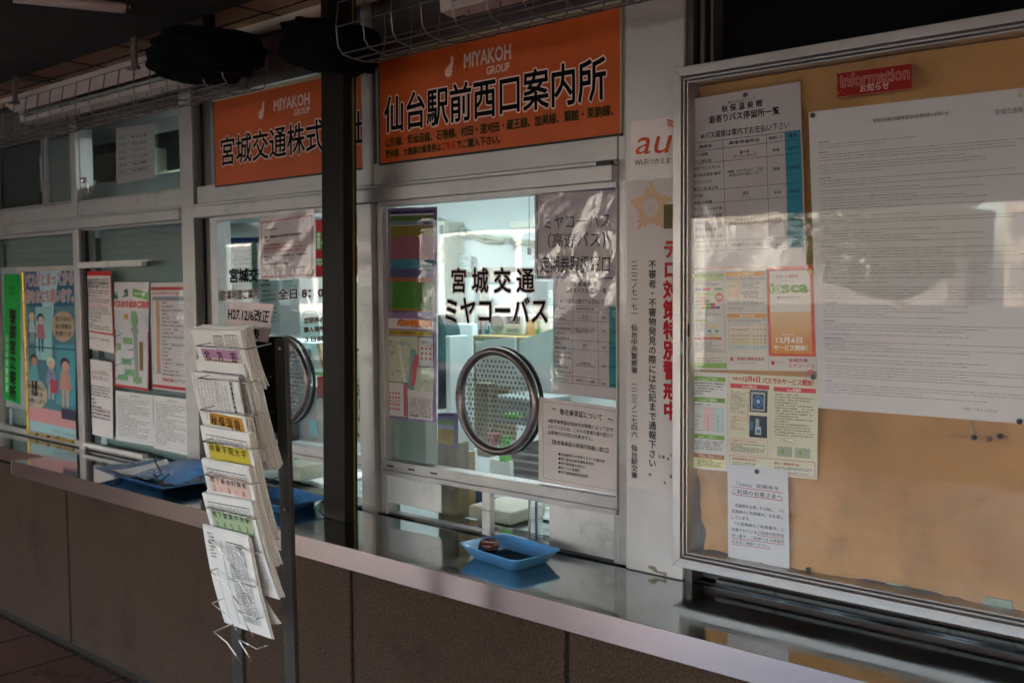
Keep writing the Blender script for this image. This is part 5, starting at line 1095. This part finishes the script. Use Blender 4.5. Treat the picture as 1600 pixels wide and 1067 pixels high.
item('drawer_unit', 793, 696, 850, 752, .8, .3, 'drawer', 'dark drawer unit left of the senior pass notice', 'drawers', extra=lambda o, a, b, y: [MB().box(a.x, b.x, y-.006, y-.001, b.z+(a.z-b.z)*(.25*k+.03), b.z+(a.z-b.z)*(.25*k+.10), 'grey').build('drawer_edge', o) for k in range(4)])
item('white_counter_board', 764, 716, 797, 760, .6, .02, 'pale', 'small white board behind the lower rail', 'board')
item('old_wood_board', 683, 688, 716, 830, .16, .05, 'wood_old', 'weathered wooden board behind the lower rail', 'board'); item('old_wood_board', 684, 700, 730, 826, .22, .04, 'wood', 'lighter wooden board standing behind the hatch', 'board')
s = Sheet('timetable_strip', ((684, 645), (716, 645), (716, 700), (684, 696)), .13, 'small coloured timetable card above the weathered wooden board', 'timetable', '7c6c9c'); s.rect(0, .02, .8, .1, '4c3f7c'); s.rect(0, .2, .8, .35, '5c8c2c'); s.rect(0, .35, .8, .5, '8ca0b0'); s.rect(0, .5, .8, .95, 'b09020'); s.vl(.2, .95, .35, .002, 'c03040'); s.done()
bundle(((735, 762), (757, 764), (756, 792), (736, 790)), .30, 'cloth_blue', 'blue_cloth', 'dark blue cloth behind the short white hatch post', 'cloth', th=.03)
item('beige_bin', 731, 788, 797, 822, .16, .16, 'beige', 'beige open box on the desk behind the hatch', 'box', bev=.008)
t = thing('keypad', 'grey keypad with pale keys on the desk behind the hatch', 'keypad', tuple(G(795, 778, .93))); c = G(797, 775, .93)
m = MB(); m.box(c.x-.11, c.x+.09, c.y-.05, c.y+.06, .906, .924, 'drawer'); m.build('keypad_body', t, bevel=.003)
m = MB()
for i in range(9):
    for j in range(4): m.box(c.x-.10+.02*i, c.x-.084+.02*i, c.y-.04+.023*j, c.y-.021+.023*j, .9245, .930, 'pale')
m.build('keys', t)
t = thing('ribbed_rack', 'ribbed clear card rack standing by the right cover plate', 'rack', tuple(P(836, 850, .05))); a = P(826, 781, .05); b = P(848, 852, .05)
m = MB()
for i in range(22): z = b.z+(a.z-b.z)*i/21; m.box(a.x, b.x, .05, .052, z, z+.0022, 'pale')
m.build('rib', t); m = MB(); m.box(a.x, a.x+.003, .048, .056, b.z, a.z, 'grey'); m.box((a.x+b.x)/2, (a.x+b.x)/2+.004, .048, .056, b.z, a.z, 'cloth_blue'); m.build('rack_side', t)
item('cream_folder', 800, 782, 826, 800, .30, .1, 'ivory', 'cream folder lying beyond the beige box', 'folder', bev=.002)

# ================================================================ ACROSS THE STREET (seen only as reflections in the glass)
def building(x0, x1, y, h, mt, label, fl=3.2, bay=2.4, dep=10):
    t = thing('city_building', label, 'building', (x0, y, 0), 'buildings across the street')
    MB().box(x0, x1, y-dep, y, 0, h, mt).build('walls', t)
    m = MB(); k = int((x1-x0)/bay)
    for j in range(int(h/fl)):
        for i in range(k): m.box(x0+bay*i+.4, x0+bay*(i+1)-.3, y-.05, y+.03, fl*j+.9, fl*j+2.5, 'bld_glass')
    m.build('window', t); MB().box(x0-.2, x1+.2, y-dep, y+.3, h, h+.5, 'concrete').build('parapet', t)
building(-64, -24, -10.5, 9, 'room_dark', 'dark station block at the left end of the street', dep=8); building(-90, -62, -62, 8, 'bld_pale', 'pale office block across the street to the left'); building(-60, -44, -60, 10, 'bld_orange', 'warm brown block across the street')  # first block is added and dark so the left windows reflect less light
building(-40, -22, -66, 6, 'bld_grey', 'tall grey block across the street'); building(-18, 10, -64, 9, 'bld_pale', 'cream block across the street to the right')
for k, x in enumerate((-17, 1.5)):
    t = thing('city_bus', ('white and teal city bus waiting left of the ticket office', 'white and teal city bus waiting at the stop')[k], 'bus', (x, -9, -.1), 'city buses at the stops')
    MB().box(x, x+9.5, -11, -8.6, .3, 2.9, 'bus_white').build('bus_body', t, bevel=.12); MB().box(x+.05, x+9.45, -8.6, -8.58, .45, 1.0, 'bus_teal').build('colour_band', t)
    m = MB()
    for i in range(6): m.box(x+.4+1.5*i, x+1.75+1.5*i, -8.61, -8.57, 1.3, 2.3, 'bld_glass')
    m.build('window', t)
    for wx in (1.8, 7.4): MB().lathe([(0, -.14), (.3, -.14), (.48, -.12), (.5, 0), (.48, .12), (.3, .14), (0, .14)], 'rubber', 24, (x+wx, -8.72, .4), axis='y').build('wheel', t, smooth=True)
mat('leaf', (.06, .09, .03), .7, var=.4, scale=8); mat('bark', (.08, .06, .045), .9)
for k, (px, yy, hh, lb) in enumerate(((1400, 19, 4.4, 'round-crowned street tree across the bus lanes'), (850, 15, 5.5, 'taller street tree farther along the bus lanes'))):  # unseen trees added to roughen the straight-edged reflection in the board glass
    p_ = P(px, 430, yy); x = p_.x; y = -yy; rnd = random.Random(k+3)
    t = thing('reflection_tree', lb, 'tree', (x, y, -.1), 'street trees across the road'); m = MB(); m.tube([(x, y, -.1), (x+.1, y, 1.4), (x, y+.1, hh*.55)], [.14, .11, .07], 'bark', 8)
    for i in range(6): a = i*1.05; m.tube([(x, y, 1.3+i*.12), (x+math.cos(a)*.9, y+math.sin(a)*.9, hh*.55+.3)], [.05, .02], 'bark', 5)
    m.build('trunk', t); m = MB()
    for i in range(2600):
        a = rnd.random()*6.28; q_ = rnd.random()**.5; zz = rnd.uniform(-1, 1); rad = math.sqrt(max(0, 1-zz*zz))*q_*1.7*(1+.25*math.sin(a*3+k)); c = Vector((x+rad*math.cos(a), y+rad*math.sin(a), hh*.62+zz*hh*.33))
        u_ = Vector((rnd.gauss(0, 1), rnd.gauss(0, 1), rnd.gauss(0, 1))).normalized()*.13; v_ = u_.orthogonal().normalized()*.09; m.add([c-u_, c-v_, c+u_, c+v_], [(0, 1, 2, 3)], 'leaf')
    m.build('crown', t)
p_ = P(1548, 222, 2.6); q_ = Vector((p_.x, -2.7, p_.z))
t = thing('stop_sign', 'hanging bus stop number sign eight under the canopy', 'sign', (q_.x, q_.y, 2.4), None)
MB().box(q_.x-.32, q_.x+.32, q_.y-.03, q_.y+.03, q_.z-.20, 2.40, 'bld_grey').build('sign_box', t)

# more of the office clutter
item('frosted_panel', 603, 640, 683, 752, .024, .003, 'blind', 'pale frosted panel behind the glass below the lilac map', 'panel', bev=0)
for (c_, y_, lb) in ((((404, 440), (436, 438), (438, 520), (408, 524)), .48, 'pale sheet of handwriting behind the thin-bordered pinkish notice'), (((356, 462), (380, 460), (382, 476), (357, 478)), .45, 'small pale memo half hidden by the revision card'),
                     (((440, 438), (470, 436), (470, 470), (441, 474)), .6, 'dim greenish sheet above the leaning papers'), (((700, 560), (738, 560), (738, 640), (700, 640)), 1.45, 'white form taped to the pale partition left of the speaking ring'),
                     (((712, 395), (736, 394), (736, 425), (712, 427)), 2.55, 'small calendar high on the white back wall'), (((846, 455), (866, 453), (866, 505), (846, 507)), 2.15, 'duty list taped on the grey cupboard')):
    s = Sheet('wall_paper', c_, y_, lb, 'paper notice', 'c4cfcb', wave=.001); s.rect(.1, .05, .6, .1, '6a8a90'); s.fine(.1, .14, .9, .9, 9, '67797a', .45); s.done()
for i, (x, mt, lb) in enumerate(((746, 'red', 'red binder'), (752, 'pale', 'white binder beside the red one'), (758, 'cloth_blue', 'navy binder'), (819, 'orange', 'orange binder right of the radio'), (836, 'green', 'green binder'), (842, 'pale', 'pale binder right of the green one'))):
    item('binder', x, 500, x+5, 526, 1.22, .16, mt, lb+' standing on the wooden shelf', 'binder', 'binders on the wooden shelf', extra=lambda o, a, b, y: MB().box(a.x+.002, b.x-.002, y-.002, y-.0003, b.z+.03, b.z+.07, 'paper').build('spine_label', o))
item('cardboard_box', 745, 418, 790, 440, 2.25, .25, 'beige', 'cardboard box on top of the grey cupboard', 'box'); item('cardboard_box', 795, 426, 826, 440, 2.25, .25, 'pale', 'flat pale box beside the cardboard one on the cupboard', 'box')
item('wall_box', 741, 455, 752, 482, 2.1, .06, 'ivory', 'small ivory wall phone left of the cupboard sheet', 'telephone', extra=lambda o, a, b, y: MB().box(a.x+.01, b.x-.01, y-.004, y-.001, b.z+.02, b.z+.09, 'grey').build('keypad', o))
c = G(470, 750, .906); t = thing('pen_cup', 'dark cup of pens on the desk behind the open hatch', 'pen cup', (c.x, c.y, .906)); MB().lathe([(0, .001), (.03, .001), (.032, .07), (.03, .07), (.028, .004), (0, .004)], 'drawer', 18, (c.x, c.y, .906)).build('cup', t, smooth=True)
for i, mt in enumerate(('red', 'cloth_blue', 'green', 'rubber')): MB().tube([(c.x+.01*math.cos(i*1.6), c.y+.01*math.sin(i*1.6), .912), (c.x+.026*math.cos(i*1.6), c.y+.026*math.sin(i*1.6), 1.03)], .0035, mt, 6).build('pen', t)
bent('loose_paper', 'white form lying on the desk behind the open hatch of the middle window', 'paper', 'paper', (-2.95, .16, .909), (.21, .02, 0), (-.03, .28, 0), lambda u, v: .004*math.sin(u*4+v*3)+.004)
bent('loose_paper', 'pale form lying on the desk beyond the short white hatch post', 'paper', 'pale', (-1.98, .30, .909), (.30, -.02, 0), (.02, .21, 0), lambda u, v: .003*math.sin(u*4+v*3)+.003)
